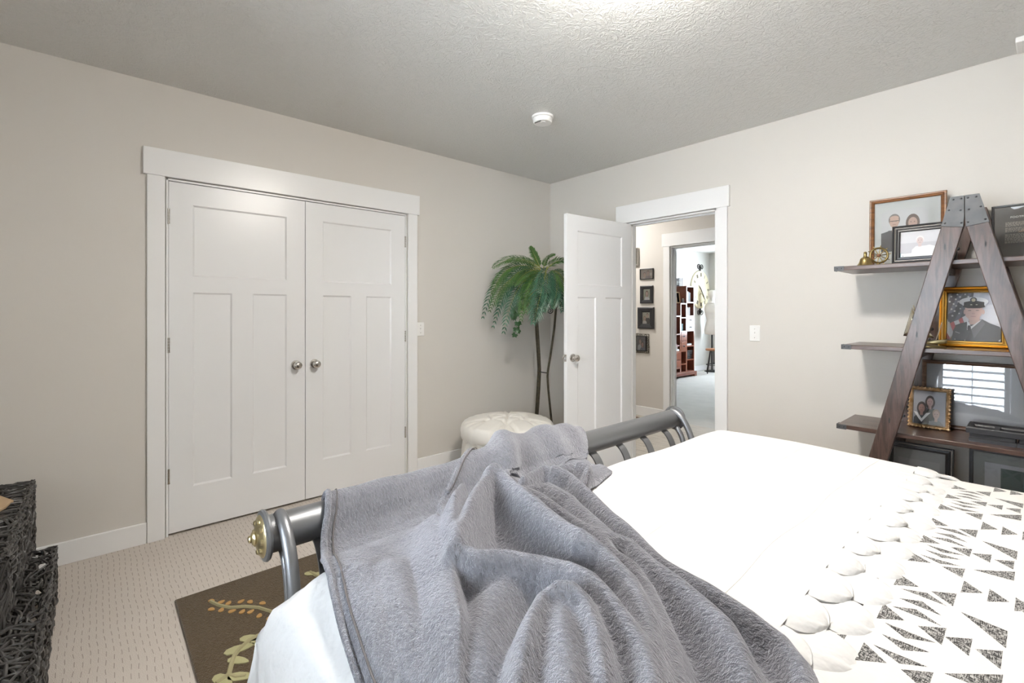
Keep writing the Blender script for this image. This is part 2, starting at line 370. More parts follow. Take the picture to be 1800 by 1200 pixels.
# craftsman casings
def casing(name, side, lo, hi, top, plane, sgn, hh=.165, reveal=True):
    """side 'x': wall plane x=plane, opening lo..hi in y; 'y': wall plane y=plane. sgn: direction into the room"""
    t1, t2 = .019*sgn, .026*sgn
    def bx(a0, a1, z0, z1, t, d0=0.0):
        return B((plane+d0, a0, z0), (plane+t, a1, z1)) if side == 'x' else B((a0, plane+d0, z0), (a1, plane+t, z1))
    r = bpy.data.objects.new(name, None); C.objects.link(r); r['kind'] = 'structure'
    r.location = (plane, (lo+hi)/2, 0) if side == 'x' else ((lo+hi)/2, plane, 0)
    obj('side_casing', bx(lo-CW, lo-.006, 0, top+.004, t1), 'white_trim', r, bevel=.002)
    obj('side_casing', bx(hi+.006, hi+CW, 0, top+.004, t1), 'white_trim', r, bevel=.002)
    obj('head_casing', bx(lo-CW-.018, hi+CW+.018, top+.004, top+hh, t2), 'white_trim', r, bevel=.002)
    d = -.12*sgn
    jm = MB()
    for a0, a1, z0, z1 in ((lo-.004, lo+.012, 0, top), (hi-.012, hi+.004, 0, top), (lo, hi, top-.012, top+.004)):
        if side == 'x': jm.box((plane, a0, z0), (plane+d, a1, z1))
        else: jm.box((a0, plane, z0), (a1, plane+d, z1))
    obj('jamb', jm, 'white_trim', r, bevel=.001)
    st = MB()
    for a0, a1, z0, z1 in ((lo+.012, lo+.024, 0, top-.012), (hi-.024, hi-.012, 0, top-.012), (lo+.012, hi-.012, top-.024, top-.012)):
        if side == 'x': st.box((plane-.05*sgn, a0, z0), (plane-.085*sgn, a1, z1))
        else: st.box((a0, plane-.05*sgn, z0), (a1, plane-.085*sgn, z1))
    obj('door_stop', st, 'white_trim', r, bevel=.001)
    return r
casing('trim_1', 'x', CY0, CY1, CZ, XL, 1)
casing('trim_2', 'y', DX0, DX1, DZ, YF, -1)

def knob_mb(mb, c, axis, sgn):
    """round passage knob: rosette, neck, ball"""
    pr = [(.0005, 0), (.033, 0), (.033, .004), (.030, .009), (.016, .011), (.0125, .020), (.0125, .028), (.020, .034), (.0265, .042), (.028, .050), (.0265, .058), (.019, .065), (.008, .068), (.0005, .0685)]
    mb.lathe([(r, h*sgn) for r, h in pr], c, axis, 24)
    return mb
def door_leaf(name, w, h, hinge_left, parent_kind='structure', latch=False, knob_x=None, knob_both=False, th=.035):
    """leaf in local coordinates: x 0..w, z 0..h, front face y=0 (towards -y), thickness to +y"""
    r = bpy.data.objects.new(name, None); C.objects.link(r); r['kind'] = parent_kind
    st = .122; tp = .128; mid0, mid1 = h*.686, h*.732; bt = h*.122; cs = w/2
    P = [(st, w-st, mid1, h-tp), (st, cs-.060, bt, mid0), (cs+.060, w-st, bt, mid0)]
    mb = MB()
    y0, y1 = 0, th
    mb.box((0, y0, 0), (st, y1, h)).box((w-st, y0, 0), (w, y1, h)).box((st, y0, h-tp), (w-st, y1, h)).box((st, y0, mid0), (w-st, y1, mid1)).box((st, y0, 0), (w-st, y1, bt)).box((cs-.060, y0, bt), (cs+.060, y1, mid0))
    obj('leaf_frame', mb, 'door_white', r, local=True, smooth=0)
    for (a, b, c, d) in P:
        q = MB(); e = .010; yy = .009
        # bevelled recess
        for ys, sg in ((0, 1), (th, -1)):
            o_ = [(a, ys, c), (b, ys, c), (b, ys, d), (a, ys, d)]; i_ = [(a+e, ys+yy*sg, c+e), (b-e, ys+yy*sg, c+e), (b-e, ys+yy*sg, d-e), (a+e, ys+yy*sg, d-e)]
            q.add(o_+i_, [(0, 1, 5, 4), (1, 2, 6, 5), (2, 3, 7, 6), (3, 0, 4, 7), (4, 5, 6, 7)])
        obj('panel', q, 'door_white', r, local=True, smooth=0, recalc=False)
    kx = knob_x if knob_x is not None else (w-.063 if hinge_left else .063)
    kz = .985-.012
    obj('knob', knob_mb(MB(), (kx, 0, kz), 'y', -1), 'nickel', r, local=True)
    if knob_both: obj('knob', knob_mb(MB(), (kx, th, kz), 'y', 1), 'nickel', r, local=True)
    if latch:
        ex = w if hinge_left else 0; sg = 1 if hinge_left else -1
        k = obj('latch_plate', B((ex-.0005*sg, .006, kz-.028), (ex+.0015*sg, .029, kz+.028)), 'nickel', r, local=True)
        obj('latch_bolt', MB().prism([(ex, .009), (ex+.011*sg, .009), (ex+.011*sg, .014), (ex, .026)], 'z', kz-.011, kz+.011), 'nickel', k, local=True)
    return r
def hinge_mb(c, axis_len=.089, r=.0065):
    mb = MB(); z0 = c[2]-axis_len/2
    for i in range(5): mb.lathe([(r, z0+axis_len*(i+.04)/5), (r, z0+axis_len*(i+.96)/5)], (c[0], c[1], 0), 'z', 10)
    return mb.lathe([(.003, z0-.004), (.008, z0-.002), (.008, z0), (.003, z0)], (c[0], c[1], 0), 'z', 10)
# closet pair: leaf local x runs along world +y, front (-y local) faces +x world  => rotate by +90deg about z
wleaf = (CY1-CY0-.024-.008)/2
for i in range(2):
    d = door_leaf('door_%d' % (i+1), wleaf, 2.145, i == 0)
    d.location = (XL-.004, CY0+.014+i*(wleaf+.004), .016); d.rotation_euler = (0, 0, PI/2)
    hx = -.001 if i == 0 else wleaf+.001
    for z in (1.934, 1.149, .352):
        obj('hinge', hinge_mb((hx, -.004, z)), 'nickel', d, local=True)
# open bedroom door, hinged at the left jamb, swung 90 degrees into the room
bd = door_leaf('door_3', .806, 2.145, True, latch=True, knob_both=True)
bd.location = (DX0+.012, YF-.012, .018); bd.rotation_euler = (0, 0, math.radians(-94.0))
# hall side doorway / hall / second room
H0 = YF+.12
struct('wall_hall', MB().box((-6.2, YH, 0), (-3.105, YH+.12, H)).box((-2.285, YH, 0), (3.2, YH+.12, H)).box((-3.105, YH, DZ), (-2.285, YH+.12, H)), 'wall_paint')
casing('trim_3', 'y', -3.105, -2.285, DZ, YH, -1)
struct('ceiling_hall', B((-6.2, H0, H), (3.2, YH+.12, H+.1)), mat('ceiling_white', (.72, .71, .69), .7))
struct('wall_hall_end', MB().box((-6.32, H0, 0), (-6.2, YH+.12, H)).box((3.2, H0, 0), (3.32, YH+.12, H)), 'wall_paint')
struct('wall_hall_back', MB().box((-6.2, H0-.12, 0), (XL-.12, H0, H)).box((XR+.12, H0-.12, 0), (3.2, H0, H)), 'wall_paint')
baseboard('baseboard_hall', [((-6.2, YH-.016, 0), (-3.105-CW-.002, YH, BBH)), ((-2.285+CW+.002, YH-.016, 0), (3.2, YH, BBH))])
hf = struct('floor_hall', B((-6.2, YF+.06, -.1), (3.2, YH+.02, -.006)), mat('subfloor', (.2, .18, .15), .9))
pl_me = {}
y = YF+.06; r_ = 0
while y < YH+.02:
    y1 = min(y+.15, YH+.02); x = -4.9 - (r_*.47) % 1.2
    while x < .4:
        key = round(y1-y, 3)
        if key not in pl_me:
            o = obj('plank', MB().box((0, 0, -.006), (1.196, key-.004, 0)), 'plank', hf, local=True, smooth=0); pl_me[key] = o
        else: o = clone(pl_me[key], hf)
        o.location = (x, y, 0); x += 1.2
    y += .15; r_ += 1
rm = YH+.12
struct('floor_room', B((X2-.1, YH+.02, -.1), (1.6, Y2+.1, 0)), 'carpet_room')
struct('ceiling_room', B((X2-.1, rm, H), (1.6, Y2+.1, H+.1)), 'ceiling_white')
struct('wall_room_left', B((X2-.12, rm, 0), (X2, Y2, H)), mat('wall_room_paint', (.66, .65, .615), .6))
FWX0, FWX1, FWZ0, FWZ1 = -4.50, -3.20, .86, 2.15
struct('wall_room_far', MB().box((X2-.12, Y2, 0), (FWX0, Y2+.12, H)).box((FWX1, Y2, 0), (1.6, Y2+.12, H)).box((FWX0, Y2, 0), (FWX1, Y2+.12, FWZ0)).box((FWX0, Y2, FWZ1), (FWX1, Y2+.12, H)), 'wall_room_paint')
struct('wall_room_right', B((1.6, rm, 0), (1.72, Y2+.12, H)), 'wall_room_paint')
baseboard('baseboard_room', [((X2, rm, 0), (X2+.016, Y2, BBH)), ((X2, Y2-.016, 0), (1.6, Y2, BBH))])
portal('window_room_offscreen', ((FWX0+FWX1)/2, Y2+.06, (FWZ0+FWZ1)/2), (PI/2, 0, 0), FWX1-FWX0, FWZ1-FWZ0)

# window with plantation shutters on the near wall (its reflection shows in the walnut frame's glass) (built along local x, facing local +y)
def shutter_window(name, loc, rotz, W_, Hh, npan):
    wn = bpy.data.objects.new(name, None); C.objects.link(wn); wn['kind'] = 'structure'; wn.location = loc; wn.rotation_euler = (0, 0, rotz)
    h_ = W_/2; fm = MB()
    for a, b in (((-h_-.07, -.07), (h_+.07, 0)), ((-h_-.07, Hh), (h_+.07, Hh+.07)), ((-h_-.07, 0), (-h_, Hh)), ((h_, 0), (h_+.07, Hh))): fm.box((a[0], 0, a[1]), (b[0], .03, b[1]))
    obj('window_frame', fm, 'white_trim', wn, bevel=.003, local=True)
    pw = W_/npan
    for k in range(npan):
        a = -h_+k*pw; b = a+pw
        s_ = obj('shutter_frame', MB().box((a+.003, -.03, 0), (a+.055, 0, Hh)).box((b-.055, -.03, 0), (b-.003, 0, Hh)).box((a+.055, -.03, 0), (b-.055, 0, .09)).box((a+.055, -.03, Hh-.09), (b-.055, 0, Hh)), 'louver', wn, bevel=.002, local=True)
        z = .14
        while z < Hh-.1:
            obj('louver', MB().prism([(-.015+yy, z+zz+yy*.30) for yy, zz in ((-.045, .0), (-.015, .005), (.015, .005), (.045, 0), (.015, -.005), (-.015, -.005))], 'x', a+.057, b-.057), 'louver', s_, local=True); z += .1
        obj('tilt_rod', B(((a+b)/2-.006, .032, .12), ((a+b)/2+.006, .042, Hh-.12)), 'louver', s_, local=True)
    obj('window_pane', B((-h_, -.105, 0), (h_, -.10, Hh)), 'glass', wn, local=True)
shutter_window('window_1', ((WX0+WX1)/2, YN, WZ0), 0, WX1-WX0, WZ1-WZ0, 2)
portal('window_near_offscreen', ((WX0+WX1)/2, YN-.08, (WZ0+WZ1)/2), (-PI/2, 0, 0), WX1-WX0, WZ1-WZ0)

# ceiling lights (just above the frame's top edge / in the other rooms)
def dome(label, loc, m, r=.17):
    t = thing('ceiling_light_offscreen', label, 'light', loc)
    obj('canopy', MB().lathe([(.001, 0), (r*.62, 0), (r*.62, -.022), (r*.35, -.03), (.001, -.03)], (0, 0, 0), 'z', 32), 'nickel', t, local=True)
    obj('diffuser_offscreen', MB().lathe([(r*.55, -.024), (r, -.03), (r*.97, -.055), (r*.8, -.082), (r*.45, -.100), (.001, -.105)], (0, 0, 0), 'z', 32), m, t, local=True)
dome('white glass dome light on the bedroom ceiling over the bed', (-.93, 1.42, H), 'dome_glass')
dome('white glass dome light on the hallway ceiling by the framed photos', (-3.9, 4.6, H), 'hall_dome')

# ------------------------------------------------------------------ bed
BX0, BX1, BY0, BY1, BT = -1.10, 1.02, .30, 2.28, .800     # mattress block (with bedding) and its top
RX, RZ, RR = -1.29, .812, .046                              # footboard rail
RY0, RY1 = .325, 2.275
bed = thing('bed', 'pewter metal sleigh bed with a thick tubular footboard rail and curved slats', 'bed', (-.1, 1.3, 0))
rail = obj('rail', MB().lathe([(.001, RY0), (RR, RY0), (RR, RY1), (.001, RY1)], (RX, 0, RZ), 'y', 40), 'pewter', bed)
for (ye, sg) in ((RY0, -1), (RY1, 1)):
    cp = obj('end_cap', MB().lathe([(r, ye+h*sg) for r, h in ((.001, -.002), (.050, -.002), (.060, .002), (.062, .007), (.060, .012), (.050, .015), (.049, .012), (.001, .012))], (RX, 0, RZ), 'y', 36), 'pewter', bed)
    def petal(t, h): return 1+.05*math.cos(8*t)
    mb = MB().lathe([(r, ye+h*sg) for r, h in ((.001, .010), (.050, .010), (.051, .015), (.046, .019), (.040, .020), (.030, .024), (.020, .026), (.016, .028), (.017, .031), (.014, .035), (.008, .037), (.009, .040), (.007, .043), (.001, .044))], (RX, 0, RZ), 'y', 32)
    for k in range(8):
        t = 2*PI*k/8; cx, cz = RX+.036*math.cos(t), RZ+.036*math.sin(t)
        mb.lathe([(.001, ye+.0265*sg), (.006, ye+.025*sg), (.0075, ye+.022*sg), (.009, ye+.016*sg)], (cx, 0, cz), 'y', 8)
    obj('rosette', mb, 'brass', cp)
def scroll(y, r0x, r0z, xe, ze, zb, n=14):
    """curve from a start on the rail, arching towards the bed, then straight down"""
    pts = [];
    for i in range(n+1):
        a = PI/2*i/n; pts.append((r0x+(xe-r0x)*math.sin(a), y, ze+(r0z-ze)*math.cos(a)))
    pts.append((xe, y, zb)); return pts
for (y0, sg) in ((RY0+.028, 1), (RY1-.028, -1)):
    obj('post', MB().tube(scroll(y0, RX+.0, RZ+RR*.92, -1.160, .60, .011 if sg > 0 else .0), .0155, 14), 'pewter', bed)
    obj('post', MB().tube(scroll(y0+.004*sg, RX+.015, RZ-RR*.75, -1.205, .59, .011 if sg > 0 else .0), .0135, 14), 'pewter', bed)
ys = [2.13-.187*i for i in range(10)]
for i, y in enumerate(ys):
    pts = scroll(y, RX+.012, RZ-RR*.72, -1.195, .60, .30); tv = []
    for k in range(len(pts)):
        a = Vector(pts[min(k+1, len(pts)-1)])-Vector(pts[max(k-1, 0)]); tv.append(tuple(a.cross(Vector((0, 1, 0))).normalized()))
    obj('slat', MB().bar(pts, (0, 1, 0), tv, .042, .006), 'pewter', bed, smooth=50)
obj('cross_rail', MB().tube([(-1.195, RY0+.03, .30), (-1.195, RY1-.03, .30)], .016, 12), 'pewter', bed)
for yy in (BY0+.025, BY1-.025):
    obj('side_rail', B((-1.19, yy-.014, .24), (1.13, yy+.014, .33)), 'pewter', bed)
for xx in (-.85, -.05, .80):
    obj('support_bar', B((xx-.03, BY0+.012, .215), (xx+.03, BY1-.012, .241)), 'pewter', bed)
    obj('support_leg', MB().tube([(xx, 1.29, .0), (xx, 1.29, .22)], .016, 10), 'pewter', bed)
for yy in (BY0+.03, 1.29, BY1-.03):
    obj('head_post', MB().tube([(1.13, yy, 0), (1.13, yy, 1.05 if yy != 1.29 else .95)], .018, 12), 'pewter', bed)
obj('head_rail', MB().tube([(1.15, BY0, 1.08), (1.15, BY1, 1.08)], RR, 24), 'pewter', bed)
mt = obj('mattress', B((BX0+.05, BY0+.05, .40), (BX1-.02, BY1-.05, .70)), 'mattress')
tag(mt, 'white mattress lying under the quilts on the pewter bed', 'mattress')
bx_ = tag(obj('box_spring', B((BX0+.05, BY0+.05, .240), (BX1-.02, BY1-.05, .40)), 'mattress', bevel=.02), 'white box spring lying in the pewter bed under the mattress', 'box spring')

# bedding surfaces: arc-length mapping over the rounded mattress block
ER = .13
def arc(s, edge, sgn):
    """s: distance inwards(+)/outwards(-) from the start of the rounding; returns (offset outwards from edge-ER, drop)"""
    if s >= 0: return (-s, 0.0)
    q = -s
    L_ = ER*PI/2
    if q < L_:
        a = q/ER; return (ER*math.sin(a), ER*(1-math.cos(a)))
    return (ER, ER+(q-L_))
def top_relief(x, y):
    cx = (x+.1)/1.1; cy = (y-1.29)/1.0
    z = .022*max(0, 1-cy*cy)*max(0, 1-cx*cx*.7)
    z += .004*math.sin(x*7+y*3)+.003*math.sin(y*11-x*4)
    return z
def bed_point(a, bq, lift=0.0, foot=True):
    """a = along-bed arc coordinate (x on the flat top), bq = across arc coordinate (y on the flat top)"""
    xf = BX0+ER; y0 = BY0+ER; y1 = BY1-ER
    dx = 0.0; x = a
    if foot and a < xf:
        o, dx = arc(a-xf, 0, 0); x = xf-o
    dy = 0.0; y = bq; sg = 0
    if bq < y0:
        o, dy = arc(bq-y0, 0, 0); y = y0-o; sg = -1
    elif bq > y1:
        o, dy = arc(y1-bq, 0, 0); y = y1+o; sg = 1
    drop = math.hypot(dx, dy) if min(dx, dy) < ER else max(dx, dy)+.35*min(dx, dy)
    # loose cloth stands off the sides lower down
    fl = min(drop, .6)
    y += sg*(.05*fl + (.018*math.sin(a*13)+.012*math.sin(a*29+1))*min(1, max(0, dy-.1)*3))
    if dx > ER*.9 and dy > 0: 
        k = min(1, dy/.5); x -= .11*k; y += sg*.02*k
    if sg and dx < .02: pass
    z = BT+top_relief(x, y)*max(0, 1-drop*6) - drop + lift
    # lift = offset along an approximate normal
    if dy > ER*.5: y += sg*lift
    if dx > ER*.5: x -= lift
    return (x, y, max(z, .24))
def cloth_sheet(a0, a1, b0, b1, na, nb, lift, foot):
    vs = [bed_point(a0+(a1-a0)*i/(na-1), b0+(b1-b0)*j/(nb-1), lift, foot) for i in range(na) for j in range(nb)]
    return MB().grid(vs, na, nb)
HEMX = -.296
SD = .48
pq = obj('patterned_quilt', cloth_sheet(-.62, BX1, BY0-SD+.06, BY1+SD-.06, 60, 130, .004, False), 'quilt_pattern', smooth=180)
ca_ = pq.data.attributes.new('cloth_arc', 'FLOAT_VECTOR', 'POINT')
ca_.data.foreach_set('vector', [c for i in range(60) for j in range(130) for c in (-.62+(BX1+.62)*i/59, BY0-SD+.06+(BY1-BY0+2*SD-.12)*j/129, 0.0)])
tag(pq, 'cream quilt printed with black cross-hatched triangles, showing past the scalloped hem', 'quilt')
wq = thing('white_quilt', 'plain white quilt with two rows of padded scallops along its hem', 'quilt', (-.7, 1.3, BT))
obj('sheet', cloth_sheet(BX0-.40, HEMX, BY0-SD, BY1+SD, 70, 150, .022, True), 'quilt_white', wq, smooth=180)
# quilting seam lines seen on the white quilt
def seam(pts, r=.0016):
    out = []
    for (a, b_) in pts: p = bed_point(a, b_, .0222); out.append(p)
    return MB().tube(out, r, 5)
for a_ in (-.405, -.63, -.86):
    obj('seam', seam([(a_+.004*math.sin(k*.9), .42+.06*k) for k in range(30)], .0008), 'quilt_seam', wq)
# scallops: two offset rows of padded petals
def scallop_mb(ln=.062, wd=.1195, th=.011, nl=12, nw=13):
    """one padded scallop: continues the sheet at x=0, rounded lip falling away towards its rim"""
    mb = MB().m('quilt_white'); top = []; bot = []
    for i in range(nl):
        u = i/(nl-1); uu = max(0, (u-.18)/.82); half = wd/2*max(.02, (1-uu**2.1))**.5
        for j in range(nw):
            v = -1+2*j/(nw-1); e = max(uu**3, abs(v)**3.5*(.35+.65*u)); zz = .003*(1-v*v)*math.sin(PI*min(1, u*.8+.1))
            zz += .0018*math.sin(v*9)*u
            top.append((u*ln, v*half, zz-th*e**1.2)); bot.append((u*ln, v*half*.97, -th*1.02))
    mb.grid(top, nl, nw); mb.grid(bot, nl, nw)
    n = nl*nw; rim = [j for j in range(0)]
    edge = [i*nw for i in range(nl)]+[(nl-1)*nw+j for j in range(1, nw)]+[i*nw+nw-1 for i in range(nl-2, -1, -1)]
    o = 0
    for a, b_ in zip(edge[:-1], edge[1:]): mb.f.append((a, b_, n+b_, n+a)); mb.mi.append(mb.cur)
    return mb
sm_ = None
for row, (tx, y0, lf) in enumerate(((-.190, .405, .0105), (-.240, .345, .0225))):
    k = 0
    while True:
        b_ = y0+.1195*k
        if b_ > BY1-.03: break
        k += 1
        if b_ < BY0+.02: continue
        if sm_ is None:
            o = obj('scallop', scallop_mb(), 'quilt_white', wq, local=True, smooth=60); sm_ = o
        else: o = clone(sm_, wq)
        x = tx-.062; p = Vector(bed_point(x, b_, lf, False)); q = Vector(bed_point(x, b_+.03, lf, False)); q0 = Vector(bed_point(x, b_-.03, lf, False)); q = p+(q-q0)/2; tilt = math.atan2(q.z-p.z, q.y-p.y)
        o.location = p-Vector(wq.location)+Vector((random.uniform(-.006, .006), 0, 0)); o.rotation_euler = (tilt, random.uniform(.0, .05), random.uniform(-.05, .05)); o.scale = (random.uniform(.95, 1.12), random.uniform(.98, 1.02), random.uniform(.9, 1.15))
obj('under_hem', cloth_sheet(-.36, -.246, BY0-.1, BY1+.1, 6, 120, .0105, False), 'quilt_white', wq, smooth=180)

# ------------------------------------------------------------------ grey fleece blanket
RIDGES = []      # (points (x,y,h), width left, width right)
def ridge(px, wl, wr=None):
    P = []
    for (a, b_, h) in px:
        p = PZ(a, b_, .838+h); P.append((p.x, p.y, h))
    RIDGES.append((np.array(P), wl*.9, (wr or wl)*.9))
ridge([(858, 842, .112), (876, 836, .118), (915, 868, .118), (957, 904, .112), (998, 933, .11), (1023, 946, .115), (1061, 976, .10), (1110, 1025, .09), (1141, 1095, .085), (1152, 1165, .08), (1159, 1210, .08), (1165, 1300, .07)], .034, .040)
ridge([(868, 838, .115), (845, 860, .112), (830, 887, .108), (812, 933, .10), (800, 967, .09)], .034, .036)
ridge([(798, 890, .085), (795, 935, .085), (807, 967, .085), (840, 987, .08), (894, 989, .08), (957, 993, .085), (998, 1006, .09), (1040, 1031, .095), (1073, 1062, .095), (1103, 1097, .095), (1127, 1140, .09), (1145, 1210, .085), (1155, 1300, .08)], .030, .036)
ridge([(900, 1230, .085), (917, 1158, .085), (935, 1095, .09), (955, 1056, .095), (980, 1040, .105), (1005, 1045, .105), (1029, 1068, .10), (1050, 1120, .095), (1064, 1210, .09), (1070, 1300, .08)], .034, .030)
ridge([(985, 1080, .085), (995, 1140, .085), (1000, 1210, .085), (1005, 1300, .08)], .05)
ridge([(921, 864, .06), (970, 895, .065), (1015, 920, .065), (1050, 941, .065), (1082, 981, .06), (1113, 999, .065), (1141, 1034, .065), (1159, 1079, .065), (1180, 1140, .06), (1195, 1210, .06), (1210, 1300, .05)], .024, .028)
ridge([(931, 866, .05), (963, 864, .055), (1005, 881, .06), (1040, 916, .065), (1075, 946, .07), (1110, 957, .07), (1145, 991, .07), (1197, 1033, .07), (1243, 1076, .07), (1278, 1114, .07), (1302, 1160, .065), (1320, 1210, .06), (1340, 1300, .05)], .030, .034)
ridge([(921, 842, .06), (956, 820, .07), (1005, 845, .06), (1040, 876, .055), (1075, 911, .05), (1117, 946, .05), (1162, 985, .05), (1215, 1026, .05), (1267, 1060, .05), (1320, 1092, .05), (1372, 1132, .045), (1405, 1180, .045), (1420, 1230, .04), (1440, 1310, .03)], .026, .022)
ridge([(950, 822, .05), (1012, 819, .055), (1036, 824, .06), (1040, 840, .05), (1032, 858, .03)], .026)
ridge([(767, 912, .045), (775, 940, .055), (788, 985, .06), (800, 1046, .06), (808, 1096, .055), (803, 1158, .05), (800, 1210, .05), (800, 1300, .05)], .020, .05)
ridge([(812, 864, .10), (800, 887, .10), (795, 933, .085), (800, 970, .08)], .028)
ridge([(905, 1020, .05), (870, 1060, .045), (850, 1120, .04), (840, 1210, .04)], .05)
ridge([(690, 1000, .016), (720, 1080, .02), (745, 1200, .02), (750, 1300, .02)], .045)
ridge([(640, 1000, .012), (655, 1090, .016), (680, 1200, .016)], .035)

def fold_height(X, Y):
    acc = np.zeros_like(X); p = 8.0
    for P, wl, wr in RIDGES:
        best = np.zeros_like(X)
        for i in range(len(P)-1):
            ax, ay, ah = P[i]; bx, by, bh = P[i+1]; ex, ey = bx-ax, by-ay; ll = ex*ex+ey*ey
            t = np.clip(((X-ax)*ex+(Y-ay)*ey)/ll, 0, 1)
            dx = X-(ax+t*ex); dy = Y-(ay+t*ey); d = np.hypot(dx, dy)
            side = ex*dy-ey*dx
            wdt = np.where(side > 0, wl, wr)
            q = d/wdt
            h = 1.06*(ah+(bh-ah)*t)*np.exp(-(q**2.2)*.75)
            best = np.maximum(best, h)
        acc += best**p
    return acc**(1/p)
def interp(pts, t):
    a = np.array(pts, float); d = np.r_[0, np.cumsum(np.hypot(*np.diff(a[:, :2], axis=0).T))]; d /= d[-1]
    return np.stack([np.interp(t, d, a[:, k]) for k in range(a.shape[1])], -1)
# rows: rail profile (x, z, yLeft, yRight) and then the bed top
PROF = [(-1.358, .40, .50, 1.50), (-1.356, .62, .49, 1.51), (-1.352, .80, .485, 1.52), (-1.338, .848, .482, 1.52), (-1.314, .872, .48, 1.52), (-1.288, .880, .475, 1.52), (-1.262, .870, .465, 1.51), (-1.240, .842, .455, 1.49),
        (-1.222, .808, .44, 1.46), (-1.190, .782, .427, 1.43), (-1.150, .778, .415, 1.40), (-1.100, .800, .395, 1.37), (-1.050, .828, .38, 1.345), (-1.000, .842, .366, 1.315), (-.950, .846, .355, 1.285)]
n1, n2, nj = 110, 210, 300
pr = interp(PROF, np.linspace(0, 1, n1))
Lc = interp([(-.95, .355), (-.83, .325), (-.70, .296), (-.4, .25), (-.12, .22)], np.linspace(0, 1, n2))[1:]
r6 = RIDGES[7][0][2:, :2]; tn = np.gradient(r6, axis=0); tn /= np.hypot(tn[:, 0], tn[:, 1])[:, None]
r6 = r6+np.stack([-tn[:, 1], tn[:, 0]], -1)*.026
r6 = r6[r6[:, 0] > -.93]
Rc = interp([(-.95, 1.285)]+[tuple(q) for q in r6], np.linspace(0, 1, n2))[1:]
jj = np.linspace(0, 1, nj)
X = np.zeros((n1+n2-1, nj)); Yb = np.zeros_like(X); Zp = np.zeros_like(X)
X[:n1] = pr[:, 0:1]; Yb[:n1] = pr[:, 2:3]+(pr[:, 3:4]-pr[:, 2:3])*jj; Zp[:n1] = pr[:, 1:2]
X[n1:] = Lc[:, 0:1]+(Rc[:, 0:1]-Lc[:, 0:1])*jj; Yb[n1:] = Lc[:, 1:2]+(Rc[:, 1:2]-Lc[:, 1:2])*jj
def smooth01(t): t = np.clip(t, 0, 1); return t*t*(3-2*t)
F = fold_height(X, Yb)
edge = smooth01((1-jj)/.03)*smooth01(jj/.012)
wrin = .003*np.sin(X*31+Yb*17)+.002*np.sin(X*13-Yb*41+1)+.003*np.sin(Yb*9+X*6)
fade = smooth01((X+1.19)/.10)
# layers over the rail
hem2 = .76+(X+1.20)*(-1.9); hem2 = np.where(X > -1.2, .76-(X+1.2)*.4, hem2)
rail_w = 1-smooth01((X+1.16)/.10)
lay = .013*smooth01((Yb-hem2)/.012)
cY = 1.10+(X+1.29)*-.9
bul = .050*np.exp(-((Yb-cY)/.055)**2)+.034*smooth01((Yb-cY)/.03)*np.exp(-((Yb-1.32)/.16)**2)+.005*np.cos((Yb-1.05)*48)*smooth01((Yb-cY)/.05)
rl = rail_w*(lay+bul)
# normal direction of the rail profile for the layer offset
dxp = np.gradient(pr[:, 0]); dzp = np.gradient(pr[:, 1]); nl_ = np.hypot(dxp, dzp); nx, nz = -dzp/nl_, dxp/nl_
V = []
for i in range(n1+n2-1):
    for j in range(nj):
        x, yb = X[i, j], Yb[i, j]
        bp_ = bed_point(x, yb, .040, False)
        if i < n1:
            dropy = BT+.040-bp_[2]; dropy = max(0, dropy)
            z = Zp[i, j]-dropy*smooth01((x+1.2)/.15)+F[i, j]*fade[i, j]+wrin[i, j]*.7
            V.append((x+nx[i]*rl[i, j], bp_[1] if x > -1.1 else yb, z+nz[i]*rl[i, j]))
        else:
            V.append((x, bp_[1], bp_[2]+F[i, j]*edge[j]+wrin[i, j]+lay[i, j]*rail_w[i, j] - (1-edge[j])*.004))
bl = thing('fleece_blanket', 'soft grey fleece throw heaped in folds over the footboard and white quilt', 'blanket', (-.9, .8, BT))
obj('fleece', MB().grid(V, n1+n2-1, nj), 'fleece', bl, smooth=180, solid=.010)
# left hem band and its stitching, second hem over the rail
def Vat(i, j): return Vector(V[i*nj+j])
rows = list(range(0, n1+n2-1, 3))
obj('hem', MB().tube([Vat(i, 1)+Vector((0, -.002, .0)) for i in rows], .0085, 8), 'fleece', bl)
obj('stitching', MB().tube([Vat(i, 7)+Vector((0, 0, .0015)) for i in rows], .0022, 5), 'thread', bl)
hp = []
for i in range(30, n1-34, 2):
    j = int(np.argmin(np.abs(Yb[i]-hem2[i]-.010))); hp.append(Vat(i, j)+Vector((nx[i]*.002, 0, nz[i]*.002)))
obj('hem', MB().tube(hp, .0075, 8), 'fleece', bl)
obj('stitching', MB().tube([p+Vector((0, .014, .004)) for p in hp], .0018, 5), 'thread', bl)

# ------------------------------------------------------------------ rug with embroidered vines
rug = thing('area_rug', 'dark brown wool rug with green embroidered vines under the bed foot', 'rug', (-1.7, 1.2, 0))
ra = PZ(318, 1052, .012)
obj('pile', B((-2.72, .285, 0), (-.55, 2.10, .012)), 'rug', rug, bevel=.005)
VZ = .0125
def vine(name, px, r, m):
    return obj(name, MB().tube([PZ(a, b_, VZ) for a, b_ in px], r, 6), m, rug)
def leaf_on_rug(a, b_, ang, ln, wd, m='vine_leaf', name='leaf'):
    p = PZ(a, b_, VZ); n = 10; poly = []
    for k in range(n):
        t = 2*PI*k/n; u = math.cos(t)*ln/2; v = math.sin(t)*wd/2*(1-.35*math.cos(t))
        poly.append((p.x+u*math.cos(ang)-v*math.sin(ang), p.y+u*math.sin(ang)+v*math.cos(ang)))
    obj(name, MB().prism(poly, 'z', .010, .0155), m, rug)
vine('vine_stem', [(370, 1057), (385, 1064), (405, 1068), (430, 1066), (455, 1068), (480, 1076), (500, 1083), (530, 1095)], .008, 'vine')
